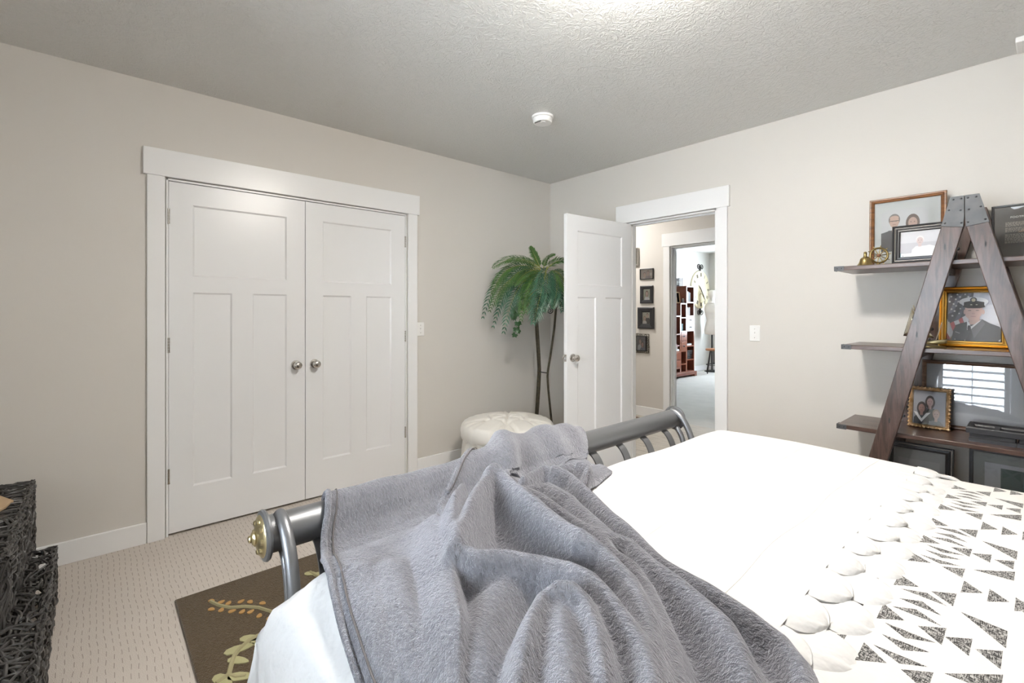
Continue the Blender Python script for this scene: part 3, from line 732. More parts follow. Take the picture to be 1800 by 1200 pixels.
for (a, b_) in ((372, 1056), (372, 1071), (389, 1058), (389, 1072), (402, 1060), (408, 1074), (424, 1057), (426, 1075), (440, 1058), (441, 1075), (456, 1082), (487, 1070), (503, 1076), (488, 1093), (462, 1060), (474, 1086)):
    leaf_on_rug(a, b_, random.uniform(0, 3), .032, .022, 'vine_berry', 'berry')
vine('vine_stem', [(380, 1202), (402, 1186), (405, 1172), (412, 1152), (422, 1140), (438, 1126), (455, 1117), (490, 1098), (520, 1080), (560, 1060)], .010, 'vine')
vine('vine_stem', [(402, 1186), (415, 1190), (432, 1188)], .008, 'vine')
for (a, b_, g, l) in ((443, 1122, .9, .10), (452, 1129, .2, .08), (421, 1140, 1.4, .11), (419, 1161, .7, .09), (424, 1189, .9, .10), (490, 1108, .7, .08), (392, 1196, .4, .10)):
    leaf_on_rug(a, b_, g, l, l*.42)
vine('vine_stem', [(545, 1005), (555, 1011), (575, 1018), (600, 1022)], .008, 'vine')
for (a, b_, g) in ((546, 1008, .8), (562, 1010, .4), (563, 1020, 1.2), (580, 1012, .5)): leaf_on_rug(a, b_, g, .065, .035)

# ------------------------------------------------------------------ switches, alarms
def switch(label, cen, axis):
    """axis 'x': on the left wall facing +x; 'y': on the far wall facing -y"""
    t = thing('light_switch', label, 'switch', cen)
    def bx(w_, h_, d0, d1, dz=0):
        return B((d0, -w_/2, dz-h_/2), (d1, w_/2, dz+h_/2)) if axis == 'x' else B((-w_/2, -d1, dz-h_/2), (w_/2, -d0, dz+h_/2))
    obj('wall_plate', bx(.074, .118, 0, .006), 'plastic_white', t, local=True, bevel=.003)
    obj('toggle_surround', bx(.012, .026, .006, .007), 'plastic_white', t, local=True)
    obj('toggle', bx(.008, .012, .006, .016, .005), 'plastic_white', t, local=True, bevel=.002)
    for dz in (.032, -.032): obj('screw', bx(.005, .005, .006, .0068, dz), 'nickel', t, local=True)
p = PX(740, 578, XL); switch('white toggle light switch on wall beside the closet casing', (XL, CY1+CW+.037, p.z), 'x')
p = PY(1327, 585.5, YF); switch('white toggle light switch on wall between bedroom door and ladder shelf', (p.x, YF, p.z), 'y')
sd = thing('smoke_detector', 'round white smoke detector on the ceiling near the corner', 'smoke detector', (-2.345, 2.365, H))
obj('mounting_plate', MB().lathe([(.001, 0), (.076, 0), (.076, -.010), (.072, -.014), (.001, -.014)], (0, 0, 0), 'z', 40), 'plastic_white', sd, local=True)
obj('housing', MB().lathe([(.060, -.012), (.068, -.016), (.067, -.040), (.062, -.047), (.001, -.050)], (0, 0, 0), 'z', 40), 'plastic_white', sd, local=True)
obj('test_button', MB().lathe([(.001, -.048), (.018, -.048), (.018, -.0515), (.016, -.053), (.001, -.053)], (.02, -.015, 0), 'z', 20), 'plastic_white', sd, local=True)
obj('sounder_slot', B((-.03, -.05, -.0505), (.03, -.044, -.048)), 'slot_dark', sd, local=True)
ca = thing('ceiling_sensor', 'square white plastic sensor on the ceiling above the ladder shelf', 'alarm', (-.016, 3.535, H))
obj('housing', B((-.083, -.083, -.028), (.083, .083, 0)), 'plastic_white', ca, local=True, bevel=.005)
obj('slot', B((-.03, -.055, -.0295), (.0, -.045, -.027)), 'slot_dark', ca, local=True)
obj('indicator', B((-.055, -.012, -.0290), (-.03, -.008, -.027)), 'matboard_grey', ca, local=True)
obj('lens', MB().lathe([(.001, -.040), (.02, -.038), (.032, -.028), (.032, -.026)], (.01, .03, 0), 'z', 20), 'plastic_white', ca, local=True)

# ------------------------------------------------------------------ tufted ottoman
oc = PZ(892, 736, .47); oc.z = 0
ot = thing('ottoman', 'round cream button-tufted ottoman with a gathered skirt by the wall', 'ottoman', oc)
OR = .385
buttons = [(0, 0)]+[(.42*math.cos(2*PI*k/6+.3), .42*math.sin(2*PI*k/6+.3)) for k in range(6)]
creases = [((0, 0), b_) for b_ in buttons[1:]]+[(buttons[1+k], buttons[1+(k+1) % 6]) for k in range(6)]
creases += [(b_, (b_[0]/.42*1.02, b_[1]/.42*1.02)) for b_ in buttons[1:]]+[(b_, (1.02*math.cos(2*PI*k/6+.3+sg*.26), 1.02*math.sin(2*PI*k/6+.3+sg*.26))) for k, b_ in enumerate(buttons[1:]) for sg in (-1, 1)]
def segd(p, a, b_):
    ex, ey = b_[0]-a[0], b_[1]-a[1]; t = max(0, min(1, ((p[0]-a[0])*ex+(p[1]-a[1])*ey)/(ex*ex+ey*ey)))
    return math.hypot(p[0]-a[0]-t*ex, p[1]-a[1]-t*ey)
vs = []; nr, nt = 40, 120
for i in range(nr):
    u = i/(nr-1)
    for j in range(nt):
        t = 2*PI*j/(nt-1)
        if u < .72:
            rr = .004+u/.72*.9; zz = .055*(1-(rr)**2.6)
        else:
            a = (u-.72)/.28*2.6; rr = .9+.115*math.sin(a); zz = .055*(1-.9**2.6)-.068*(1-math.cos(a))
        px_, py_ = rr*math.cos(t), rr*math.sin(t)
        dc = min(segd((px_, py_), a_, b_) for a_, b_ in creases); db = min(math.hypot(px_-b_[0], py_-b_[1]) for b_ in buttons)
        zz -= .022*math.exp(-(dc/.03)**2)+.042*math.exp(-(db/.07)**2)
        pl = 1+.006*math.sin(t*48)*max(0, u-.7)/.3
        vs.append((oc.x+OR*px_*pl, oc.y+OR*py_*pl, .445+zz))
obj('cushion', MB().grid(vs, nr, nt), 'ottoman', ot, smooth=180)
for b_ in buttons:
    obj('button', MB().lathe([(.001, .012), (.008, .010), (.012, .003), (.011, -.002)], (oc.x+OR*b_[0], oc.y+OR*b_[1], .458), 'z', 14), 'ottoman', ot)
vs = []; nt = 240
for i, z in enumerate((.375, .34, .30, .24, .16, .08, .012)):
    for j in range(nt):
        t = 2*PI*j/(nt-1); k = i/6
        rr = .355+.030*k+(.006+.012*k)*math.sin(t*40+.7*math.sin(t*7))
        vs.append((oc.x+rr*math.cos(t), oc.y+rr*math.sin(t), z))
obj('skirt', MB().grid(vs, 7, nt), 'ottoman', ot, smooth=180, solid=.003)
obj('welt', MB().tube([(oc.x+.375*math.cos(2*PI*j/60), oc.y+.375*math.sin(2*PI*j/60), .372) for j in range(61)], .008, 8), 'ottoman', ot)
obj('base', MB().lathe([(.001, 0), (.33, 0), (.33, .38), (.001, .38)], oc, 'z', 32), 'mattress', ot)

# ------------------------------------------------------------------ plant stand and palm
PD = 4.5
pc = ray(958, HOR)*PD; pc.z = 0
lat = Vector((RT[0], RT[1], 0)); dep = Vector((FW[0], FW[1], 0))
ps = thing('plant_stand', 'tall bronze metal plant stand with slender bowed legs and scrolls', 'plant stand', pc)
for (dd, offs) in ((0.02, ((-.085, 1.42), (-.068, 1.2), (-.052, .95), (-.045, .80), (-.052, .65), (-.062, .48), (-.10, .02))), (-.02, ((.105, 1.42), (.085, 1.2), (.05, .95), (.022, .78), (.028, .65), (.048, .45), (.09, .02))), (.14, ((-.095, 1.42), (-.078, 1.2), (-.062, .95), (-.055, .80), (-.062, .65), (-.072, .48), (-.10, .02)))):
    a = interp([(o_, z, 0) for o_, z in offs], np.linspace(0, 1, 24))
    obj('leg', MB().tube([pc+lat*q[0]+dep*dd+Vector((0, 0, q[1])) for q in a], .0105, 10), 'stand_bronze', ps)
obj('tie', MB().tube([pc+lat*-.045+dep*.02+Vector((0, 0, .79)), pc+lat*.022+dep*-.02+Vector((0, 0, .785))], .0045, 8), 'iron', ps)
obj('tie', MB().tube([pc+lat*-.045+dep*.02+Vector((0, 0, .785)), pc+lat*-.055+dep*.14+Vector((0, 0, .785))], .0045, 8), 'iron', ps)
obj('ring', MB().tube([pc+Vector((.12*math.cos(2*PI*k/40), .12*math.sin(2*PI*k/40), 1.42)) for k in range(41)], .008, 8), 'iron', ps)
for sg, cx in ((1, -.035), (-1, .045)):
    pts = []
    for k in range(34):
        a = k/33*3.6*PI; r = .006+.030*(1-k/33)
        pts.append(pc+lat*(cx+sg*r*math.cos(a))+dep*-.03+Vector((0, 0, 1.375+r*math.sin(a)*1.0)))
    obj('scroll', MB().tube(pts, .0045, 7), 'iron', ps)
pts = [pc+lat*(.125+(.008+.05*(1-k/33))*math.cos(k/33*3.4*PI))+dep*-.02+Vector((0, 0, 1.45+(.008+.05*(1-k/33))*math.sin(k/33*3.4*PI))) for k in range(34)]
obj('scroll', MB().tube(pts, .006, 7), 'iron', ps)
palm = thing('potted_palm', 'leafy green artificial palm with arching fronds on the bronze stand', 'plant', pc+Vector((0, 0, 1.42)))
obj('pot', MB().lathe([(.001, 1.42), (.070, 1.42), (.082, 1.50), (.088, 1.54), (.078, 1.54), (.072, 1.52), (.001, 1.52)], (pc.x, pc.y, 0), 'z', 28), 'basket_pot', palm)
def clampw(p): return Vector((min(max(p.x, XL+.02), -2.635), min(p.y, YF-.02), p.z))
def frond(ctrl, width, m, n=26, seed=0):
    """ctrl: three (px, py, depth) photo points -> Bezier rachis in the room"""
    rs = random.Random(seed)
    P = [ray(a, b_)*d+Vector((0, 0, CAMZ)) for a, b_, d in ctrl]
    bez = lambda t: P[0]*(1-t)**2+P[1]*2*t*(1-t)+P[2]*t*t
    pts = [clampw(bez(k/24)) for k in range(25)]
    mb = MB(); mb.m('rachis'); mb.tube(pts, [.0045*(1-k/26) for k in range(25)], 6)
    mb.m(m)
    for k in range(n):
        t = .10+.90*k/(n-1); c = clampw(bez(t)); T = (bez(min(1, t+.02))-bez(t-.02)).normalized()
        N = (Vector((0, 0, 1))-dep*.8).normalized(); S = T.cross(N).normalized(); N = S.cross(T)
        ln = width*(math.sin(PI*min(1, .22+t*.70)))**.8*(1.0 if t < .9 else .8)
        for sg in (-1, 1):
            l = ln*rs.uniform(.85, 1.12); d = (S*sg*.72+T*(.62+.35*t)+N*rs.uniform(.02, .22)).normalized(); wv = T.cross(S*sg).cross(d).normalized()
            w0 = .0064 if m == 'leaf_deep' else .0056
            m1 = c+d*l*.45+N*.008; e = c+d*l-Vector((0, 0, l*.18))
            q = [c-wv*w0*.35, c+wv*w0*.35, m1+wv*w0, e, m1-wv*w0]
            q = [clampw(x) for x in q]
            mb.add(q, [(0, 1, 2, 4), (4, 2, 3)])
    obj('frond', mb, None, palm, smooth=0, recalc=False)
D = PD
FR = [((950, 470, D-.05), (905, 440, D-.15), (868, 470, D-.25), .11, 'leaf_fresh'), ((948, 476, D-.05), (880, 440, D-.1), (850, 556, D-.2), .11, 'leaf_deep'),
      ((948, 478, D-.1), (890, 470, D-.2), (862, 545, D-.35), .12, 'leaf_fresh'), ((950, 480, D-.1), (905, 480, D-.25), (886, 582, D-.4), .12, 'leaf_deep'),
      ((952, 478, D-.1), (895, 455, D-.2), (875, 548, D-.3), .12, 'leaf_deep'), ((955, 482, D-.1), (925, 480, D-.3), (916, 560, D-.4), .12, 'leaf_fresh'),
      ((962, 468, D-.15), (955, 500, D-.4), (938, 566, D-.5), .165, 'leaf_deep'), ((975, 480, D-.1), (984, 495, D-.35), (973, 540, D-.45), .11, 'leaf_deep'),
      ((950, 472, D), (940, 450, D), (933, 434, D+.02), .075, 'leaf_fresh'), ((955, 472, D), (960, 450, D-.05), (975, 448, D-.1), .07, 'leaf_fresh'),
      ((960, 474, D), (985, 445, D), (1005, 470, D), .10, 'leaf_fresh'), ((965, 480, D), (1000, 470, D), (1012, 555, D), .12, 'leaf_deep'),
      ((968, 476, D-.1), (990, 470, D-.3), (1000, 530, D-.4), .12, 'leaf_fresh'), ((950, 474, D), (920, 450, D+.05), (890, 460, D), .10, 'leaf_fresh'),
      ((955, 478, D-.05), (930, 465, D-.25), (905, 500, D-.35), .12, 'leaf_fresh'), ((958, 480, D), (960, 460, D+.2), (930, 500, D+.25), .11, 'leaf_deep'),
      ((952, 482, D-.05), (915, 470, D-.1), (905, 560, D-.15), .11, 'leaf_deep'),
      ((958, 476, D-.12), (968, 490, D-.35), (957, 545, D-.45), .13, 'leaf_deep'), ((955, 476, D-.12), (942, 485, D-.32), (925, 548, D-.42), .13, 'leaf_fresh'),
      ((950, 474, D-.08), (885, 448, D-.12), (866, 515, D-.2), .11, 'leaf_fresh'), ((966, 478, D-.1), (978, 490, D-.3), (988, 545, D-.4), .12, 'leaf_deep'), ((948, 478, D-.1), (900, 462, D-.18), (868, 572, D-.28), .10, 'leaf_deep')]
for k, (a, b_, c, wd, m) in enumerate(FR): frond((a, b_, c), wd, m, n=26, seed=k)
ivy = thing('ivy_vine', 'trailing dark green ivy strand hanging below the palm fronds', 'ivy', pc+Vector((0, 0, 1.5)))
ip = [(925, 515), (915, 530), (908, 545), (906, 558), (908, 572), (904, 588)]
a = interp([(*(ray(x, y_)*(D-.3)+Vector((0, 0, CAMZ))),) for x, y_ in ip], np.linspace(0, 1, 30))
obj('stem', MB().tube([tuple(q) for q in a], .002, 6), 'ivy', ivy)
ivm = None
def ivy_leaf_mb():
    poly = [(0, 0), (.018, -.012), (.034, -.004), (.028, .012), (.036, .026), (.016, .030), (0, .052), (-.016, .030), (-.036, .026), (-.028, .012), (-.034, -.004), (-.018, -.012)]
    mb = MB(); n = len(poly)
    vs = [(x, .012*abs(x)/.03, z) for x, z in poly]+[(0, -.003, .016)]
    return mb.add(vs, [(i, (i+1) % n, n) for i in range(n)])
for k in range(17):
    q = Vector(a[int(3+k*1.58)]); 
    if ivm is None: o = obj('ivy_leaf', ivy_leaf_mb(), 'ivy', ivy, local=True, smooth=0); ivm = o
    else: o = clone(ivm, ivy)
    o.location = q-Vector(ivy.location)+lat*random.uniform(-.035, .035)+Vector((0, 0, -.01)); o.rotation_euler = (random.uniform(-.5, .5), random.uniform(2.2, 4.0), YAW+random.uniform(-.5, .5)); s = random.uniform(.75, 1.15); o.scale = (s, s, s)

# ------------------------------------------------------------------ black wicker bench
wk = thing('wicker_bench', 'black woven wicker stepped bench beside the closet wall', 'bench', (-2.8, -.5, 0))
def weave(o_, U, Vv, n_rows, cross, amp=.009, seg=44, r=.0048, seed=1):
    """tangled cane strands over a rectangle: rows along U, wrapped canes along V"""
    rs = random.Random(seed); o_ = Vector(o_); U = Vector(U); Vv = Vector(Vv); N = U.cross(Vv).normalized(); lu, lv = U.length, Vv.length; u_, v_ = U/lu, Vv/lv; mb = MB()
    for k in range(n_rows):
        v0 = lv*(k+.5)/n_rows; ph = rs.uniform(0, 7); f1 = rs.uniform(9, 22); aa = rs.uniform(.005, .022); pts = []
        s0 = rs.uniform(-.02, .25)*lu if rs.random() < .5 else 0; s1 = lu if rs.random() < .6 else rs.uniform(.6, 1)*lu
        for i in range(seg+1):
            s = s0+(s1-s0)*i/seg
            pts.append(o_+u_*s+v_*(min(lv, max(0, v0+aa*math.sin(f1*s+ph)+.008*math.sin(f1*2.7*s+ph*3))))+N*(amp*math.sin(s*40+k*PI+ph*.2)+.004*math.sin(s*17+ph)))
        mb.tube(pts, r*rs.uniform(.75, 1.25), 5, cap=False)
    for k in range(cross):
        u0 = lu*(k+.5)/cross+rs.uniform(-.02, .02); ph = rs.uniform(0, 7); pts = []; n2_ = max(8, int(lv/.016)); lo = rs.uniform(0, .5)*lv; hi = min(lv, lo+rs.uniform(.25, .7)*lv)
        for i in range(n2_+1):
            s = lo+(hi-lo)*i/n2_
            pts.append(o_+u_*min(lu, max(0, u0+.022*math.sin(s*24+ph)))+v_*s+N*(amp*1.25*math.cos(s*42+ph)))
        mb.tube(pts, r*rs.uniform(.8, 1.2), 5, cap=False)
    return mb
def wpart(name, mb):
    o = obj(name, mb, 'wicker', wk, recalc=False, smooth=60); o['kind'] = 'stuff'; return o
T0, T1 = (-3.42, -.85), (-2.42, -.235)
wpart('woven_top', weave((T0[0], T0[1], .50), (0, T1[1]-T0[1], 0), (T1[0]-T0[0], 0, 0), 74, 50, seed=2))
wpart('woven_side', weave((T0[0], T1[1], .0), (T1[0]-T0[0], 0, 0), (0, 0, .50), 46, 70, seg=64, seed=3))
wpart('woven_front', weave((T1[0], T0[1], .0), (0, T1[1]-T0[1], 0), (0, 0, .50), 46, 60, seed=4))
wpart('woven_back', weave((T0[0], T0[1], .0), (0, T1[1]-T0[1], 0), (0, 0, .50), 46, 40, seed=5))
S0, S1 = (-3.10, -.235), (-1.95, -.14)
wpart('woven_step', weave((S0[0], S0[1], .25), (S1[0]-S0[0], 0, 0), (0, S1[1]-S0[1]+.005, 0), 8, 60, seg=50, seed=6))
wpart('woven_step_side', weave((S0[0], S1[1], .0), (S1[0]-S0[0], 0, 0), (0, 0, .25), 15, 80, seg=50, seed=7))
wpart('woven_step_top', weave((T1[0], T0[1], .25), (0, S1[1]-T0[1], 0), (S1[0]-T1[0], 0, 0), 36, 40, seed=9))
wpart('woven_step_front', weave((S1[0], T0[1], .0), (0, S1[1]-T0[1], 0), (0, 0, .25), 24, 50, seed=10))
wpart('woven_step_back', weave((T1[0], T0[1], .0), (S1[0]-T1[0], 0, 0), (0, 0, .25), 24, 30, seed=11))
wpart('woven_step_end', weave((S0[0], S0[1], .0), (0, S1[1]-S0[1], 0), (0, 0, .25), 20, 8, seed=8))
rim = MB()
for pth in ([(T0[0], T0[1], .5), (T0[0], T1[1], .5), (T1[0], T1[1], .5), (T1[0], T0[1], .5)], [(T0[0], T1[1], .0), (T0[0], T1[1], .5)], [(T1[0], T1[1], .0), (T1[0], T1[1], .5)], [(S0[0], S0[1], .25), (S0[0], S1[1], .25), (S1[0], S1[1], .25), (S1[0], S0[1], .25)], [(S0[0], S1[1], 0), (S0[0], S1[1], .25)], [(S1[0], S1[1], 0), (S1[0], S1[1], .25)]):
    for k in range(5):
        pts = []
        for i in range(len(pth)-1):
            A, Bq = Vector(pth[i]), Vector(pth[i+1]); n = max(4, int((Bq-A).length/.02))
            for q in range(n+1):
                p = A.lerp(Bq, q/n); ph = q*.9+k*2.1; pts.append(p+Vector((.009*math.sin(ph), .009*math.cos(ph*1.1), .009*math.sin(ph*1.3+k))))
        rim.tube(pts, .0052, 5, cap=False)
wpart('rim', rim)
tp = thing('felt_pouch', 'small flat tan pouch with a pointed end on the black wicker bench', 'pouch', PZ(0, 885, .515))
pts = [PZ(a_, b_, .516) for a_, b_ in ((-25, 873), (0, 873), (14, 878), (24, 881), (17, 885), (10, 892), (0, 897), (-25, 899))]
obj('pouch', MB().prism([(p.x, p.y) for p in pts], 'z', .510, .524), 'tan_felt', tp, bevel=.003)

# ------------------------------------------------------------------ ladder shelf
LX = -.262; LK = .243; LZ = 1.977; HW = .042; TOPZ = 1.937
FY0, FY1 = 3.200, 3.236; SY0, SY1 = 3.240, 3.622; RY_0, RY_1 = 3.624, 3.660
SH = [(1.630, -.815, .29), (1.178, -.780, .26), (.716, -.803, .28), (.258, -.83, .31)]
ls = thing('ladder_shelf', 'dark weathered wood A-frame ladder shelf with riveted metal caps', 'shelf', (LX, 3.45, 0))
def leg_poly(sg, hw=HW):
    ed = lambda z, o_: LX-sg*(LK*(LZ-z)+o_)
    zi = LZ-hw/LK
    return [(ed(0, hw), 0), (ed(TOPZ, hw), TOPZ), (LX, TOPZ), (LX, zi), (ed(0, -hw), 0)]
for sg in (1, -1):
    f = obj('leg', MB().prism(leg_poly(sg), 'y', FY0, FY1), 'ladder_leg', ls, bevel=.003, smooth=0)
    obj('leg', MB().prism(leg_poly(sg), 'y', RY_0, RY_1), 'ladder_leg', ls, bevel=.003, smooth=0)
    ed = lambda z, o_: LX-sg*(LK*(LZ-z)+o_)
    pl = [(ed(TOPZ+.002, HW+.001), TOPZ+.002), (LX-sg*.001, TOPZ+.002), (LX-sg*.001, LZ-HW/LK+.035), (ed(1.785, -HW), 1.785), (ed(1.798, HW+.001), 1.798)]
    cp = obj('cap_plate', MB().prism(pl, 'y', FY0-.004, FY0+.001), 'metal_plate', ls, bevel=.001, smooth=0)
    for (z, o_) in ((1.925, .028), (1.925, -.001), (1.875, .032), (1.868, -.012), (1.812, .032), (1.806, -.030)):
        obj('rivet', MB().lathe([(.001, FY0-.0075), (.003, FY0-.007), (.0045, FY0-.004), (.0045, FY0-.002)], (ed(z, o_), 0, z), 'y', 10), 'bolt', cp)
    for z in (1.645, 1.20, .735, .275):
        if sg == 1 or z > 1.5: obj('slot_mark', MB().prism([(ed(z+.05, .004)+dx, z+.05+dz) for dx, dz in ((0, .018), (.004, .006), (.003, -.012), (-.001, -.018), (-.003, -.004))], 'y', FY0-.0008, FY0+.002), 'slot_dark', f)
for (z, x0, x1) in SH:
    s_ = obj('shelf_board', B((x0, SY0, z-.024), (x1, SY1, z)), 'ladder_shelf', ls, bevel=.003)
    for xe, sg in ((x0, -1), (x1, 1)):
        obj('corner_bracket', MB().box((xe+.001*sg, SY0-.003, z-.026), (xe-.045*sg, SY0+.0, z+.001)).box((xe-.001*sg, SY0-.003, z-.026), (xe+.003*sg, SY0+.05, z+.001)), 'metal_plate', s_)
        for k in (.012, .033):
            obj('rivet', MB().lathe([(.001, SY0-.0065), (.003, SY0-.006), (.004, SY0-.003), (.004, SY0-.002)], (xe-k*sg, 0, z-.0125), 'y', 8), 'bolt', s_)
    for sg in (1, -1):
        lx = LX-sg*LK*(LZ-z+.05)
        obj('support', B((lx-.022, SY0, z-.060), (lx+.022, SY1, z-.024)), 'ladder_leg', ls, bevel=.003)
        for dz in (.03, .09):
            zz = z+dz; lx2 = LX-sg*LK*(LZ-zz)
            obj('bolt', MB().lathe([(.001, RY_0-.008), (.007, RY_0-.007), (.009, RY_0-.003), (.009, RY_0+.001)], (lx2, 0, zz), 'y', 10), 'bolt', ls)

# ------------------------------------------------------------------ pictures
def ell(cx, cy, rx, ry, n=18, a0=0, a1=2*PI):
    return [(cx+rx*math.cos(a0+(a1-a0)*k/n), cy+ry*math.sin(a0+(a1-a0)*k/n)) for k in range(n if a1-a0 > 6.2 else n+1)]
def rect(a, b_, c, d): return [(a, b_), (c, b_), (c, d), (a, d)]
def star(cx, cy, r, asp=1): return [(cx+r*(1 if k % 2 == 0 else .42)*math.sin(k*PI/5)*asp, cy+r*(1 if k % 2 == 0 else .42)*math.cos(k*PI/5)) for k in range(10)]
SKIN = (.55, .36, .28)
def frame(name, label, w_, h_, prof, m, shapes, loc, lean=0, yaw=0, matw=0, matcol='matboard', photo=None, group=None, glass=True, bead=None, clip=True):
    """picture frame, local: x width, z up, front towards -y. prof = (inset, depth) points from the outer back edge to the sight edge"""
    t = thing(name, label, 'picture frame', loc, (-math.radians(lean), 0, math.radians(yaw)), group)
    mb = MB()
    n = len(prof); vs = []
    for (o_, d) in prof:
        vs += [(-w_/2+o_, -d, o_), (w_/2-o_, -d, o_), (w_/2-o_, -d, h_-o_), (-w_/2+o_, -d, h_-o_)]
    mb.add(vs, [(i*4+j, i*4+(j+1) % 4, (i+1)*4+(j+1) % 4, (i+1)*4+j) for i in range(n-1) for j in range(4)])
    obj('moulding', mb, m, t, local=True, smooth=0)
    if bead:
        o_, d, rr, bm_ = bead
        P = [(-w_/2+o_, -d, o_), (w_/2-o_, -d, o_), (w_/2-o_, -d, h_-o_), (-w_/2+o_, -d, h_-o_)]; bb = MB()
        for k in range(4): bb.tube([P[k], P[(k+1) % 4]], rr, 8)
        obj('bead', bb, bm_, t, local=True)
    so, sd = prof[-1]; iw, ih = w_-2*so, h_-2*so; yb = -max(.003, sd-.004)
    obj('backing', B((-w_/2+.003, 0, .003), (w_/2-.003, -.003, h_-.003)), 'frame_back', t, local=True)
    if matw:
        obj('mat_board', B((-iw/2-.003, yb+.001, so-.003), (iw/2+.003, yb, so+ih+.003)), matcol, t, local=True)
    x0, z0, pw, ph = -iw/2+matw, so+matw, iw-2*matw, ih-2*matw
    if photo: x0, z0, pw, ph = photo
    pr_ = MB(); k = 0
    for col, poly in shapes:
        if clip: poly = [(min(1, max(0, a)), min(1, max(0, b_))) for a, b_ in poly]
        pr_.m(pm(col, .45)); yy = yb-.0006-.00022*k; k += 1
        pr_.add([(x0+a*pw, yy, z0+b_*ph) for a, b_ in poly], [tuple(range(len(poly)))])
    if shapes: obj('photo_print', pr_, None, t, local=True, smooth=0, recalc=False)
    if glass: 
        gy = yb-.0006-.00022*k-.0006
        obj('glass', B((-iw/2-.002, gy, so-.002), (iw/2+.002, gy-.0012, so+ih+.002)), 'glass', t, local=True, smooth=0)
    return t
def person(cx, cy, s, skin, hair, top, hairlong=False, asp=1.0):
    """simple printed figure: shoulders, neck, hair, face"""
    out = [(top, [(cx-.95*s*asp, cy-2.2*s), (cx-.90*s*asp, cy-1.15*s), (cx-.45*s*asp, cy-.72*s), (cx+.45*s*asp, cy-.72*s), (cx+.90*s*asp, cy-1.15*s), (cx+.95*s*asp, cy-2.2*s)])]
    if hairlong: out.append((hair, ell(cx, cy-.05*s, .58*s*asp, .78*s)))
    out += [(skin, rect(cx-.18*s*asp, cy-.85*s, cx+.18*s*asp, cy-.3*s)), (hair, ell(cx, cy+.14*s, .46*s*asp, .50*s)), (skin, ell(cx, cy-.04*s, .38*s*asp, .48*s)), ((skin[0]*.45, skin[1]*.35, skin[2]*.35), rect(cx-.14*s*asp, cy-.27*s, cx+.14*s*asp, cy-.235*s)),
            ((.05, .04, .04), ell(cx-.15*s*asp, cy+.03*s, .05*s*asp, .035*s, 8)), ((.05, .04, .04), ell(cx+.15*s*asp, cy+.03*s, .05*s*asp, .035*s, 8))]
    return out
PF = [(0, 0), (0, .018), (.004, .022), (.012, .020), (.018, .016), (.022, .012)]
# top shelf: brown frame, portrait of a couple
sh = [((.50, .51, .52), [(0, 0), (1, 0), (1, .93), (.88, 1), (.12, 1), (0, .93)])]
sh += person(.685, .66, .27, (.42, .28, .22), (.10, .06, .045), (.20, .18, .18), True, .95)
sh += person(.29, .716, .29, (.45, .30, .23), (.16, .14, .13), (.035, .035, .04), False, .95)
sh += [((.03, .03, .03), rect(.19, .722, .39, .737)), ((.45, .30, .23), ell(.29, .80, .10, .055)), ((.62, .62, .63), [(.25, .50), (.29, .32), (.33, .50)]), ((.035, .035, .04), [(0, 0), (0, .45), (.08, .47), (.18, .50), (.27, .3), (.27, 0)])]
frame('picture_frame', 'brown wooden frame with grey mat around a portrait of a couple', .355, .425, [(0, 0), (0, .018), (.003, .022), (.010, .022), (.013, .018), (.020, .020), (.026, .014)], 'frame_brown', sh, (-.545, 3.607, 1.630), 2, matw=.0, matcol='matboard', photo=(-.119, .10, .216, .25))['label']
mbx = [o for o in C.objects if o.name == 'picture_frame'][0]
obj('mat_board', B((-.155, -.0095, .022), (.155, -.0085, .40)), 'matboard', mbx, local=True)
# top shelf: black frame, man in white shirt
sh = [((.50, .50, .54), rect(0, 0, 1, 1)), ((.60, .60, .63), rect(0, .55, 1, 1))]+person(.42, .62, .30, (.58, .47, .47), (.72, .70, .70), (.74, .75, .76), False, .62)
sh += [((.75, .76, .77), [(.20, 0), (.30, .35), (.62, .42), (.85, .30), (.92, 0)]), ((.82, .84, .86), rect(0, 0, .75, .13)), ((.15, .35, .42), rect(0, 0, .015, .16)), ((.2, .22, .3), rect(.05, .02, .07, .06))]
frame('picture_frame', 'black stepped frame holding a photo of a man in white, at the shelf edge', .262, .205, [(0, 0), (0, .020), (.006, .022), (.010, .017), (.018, .018), (.022, .013), (.030, .014), (.034, .008)], 'black_wood', sh, (-.428, 3.300, 1.630), 5, bead=(.012, .0195, .0022, 'nickel'))
# top shelf: poem frame
sh = [((.060, .056, .050), rect(0, 0, 1, 1)), ((.075, .07, .062), rect(0, .0, 1, .25)), ((.62, .66, .72), [(.25, .985), (.30, .95), (.36, .955), (.42, .975), (.5, 1), (.25, 1)]), ((.62, .68, .76), [(.62, 1), (.68, .94), (.78, .93), (1, .96), (1, 1)]),
      ((.70, .75, .8), [(.72, .98), (.75, .82), (1, .78), (1, .99)]), ((.75, .28, .12), ell(.72, .87, .09, .06, 16)), ((.95, .62, .36), ell(.74, .87, .055, .04, 14)), ((1, .95, .85), ell(.78, .88, .07, .055, 14)),
      ((.48, .30, .18), [(.45, .56), (.62, .66), (1, .76), (1, .52), (.7, .50)]), ((.28, .19, .13), [(.35, .50), (.55, .52), (.8, .50), (1, .44), (1, .52), (.45, .58)]), ((.06, .06, .16), ell(.93, .20, .14, .065, 16)), ((.65, .65, .70), [(.86, .27), (1, .30), (1, .25), (.9, .24)])]
rs = random.Random(3)
for (pz0, nl_) in ((.70, 5), (.585, 5), (.455, 6), (.34, 4)):
    for r in range(nl_):
        zc = pz0-.0195*r; xx = .17
        end = .78 if r < nl_-1 else rs.uniform(.35, .6)
        while xx < end:
            ww = rs.uniform(.012, .05); sh.append(((.42, .38, .33), rect(xx, zc, min(end, xx+ww), zc+.0085))); xx += ww+.010
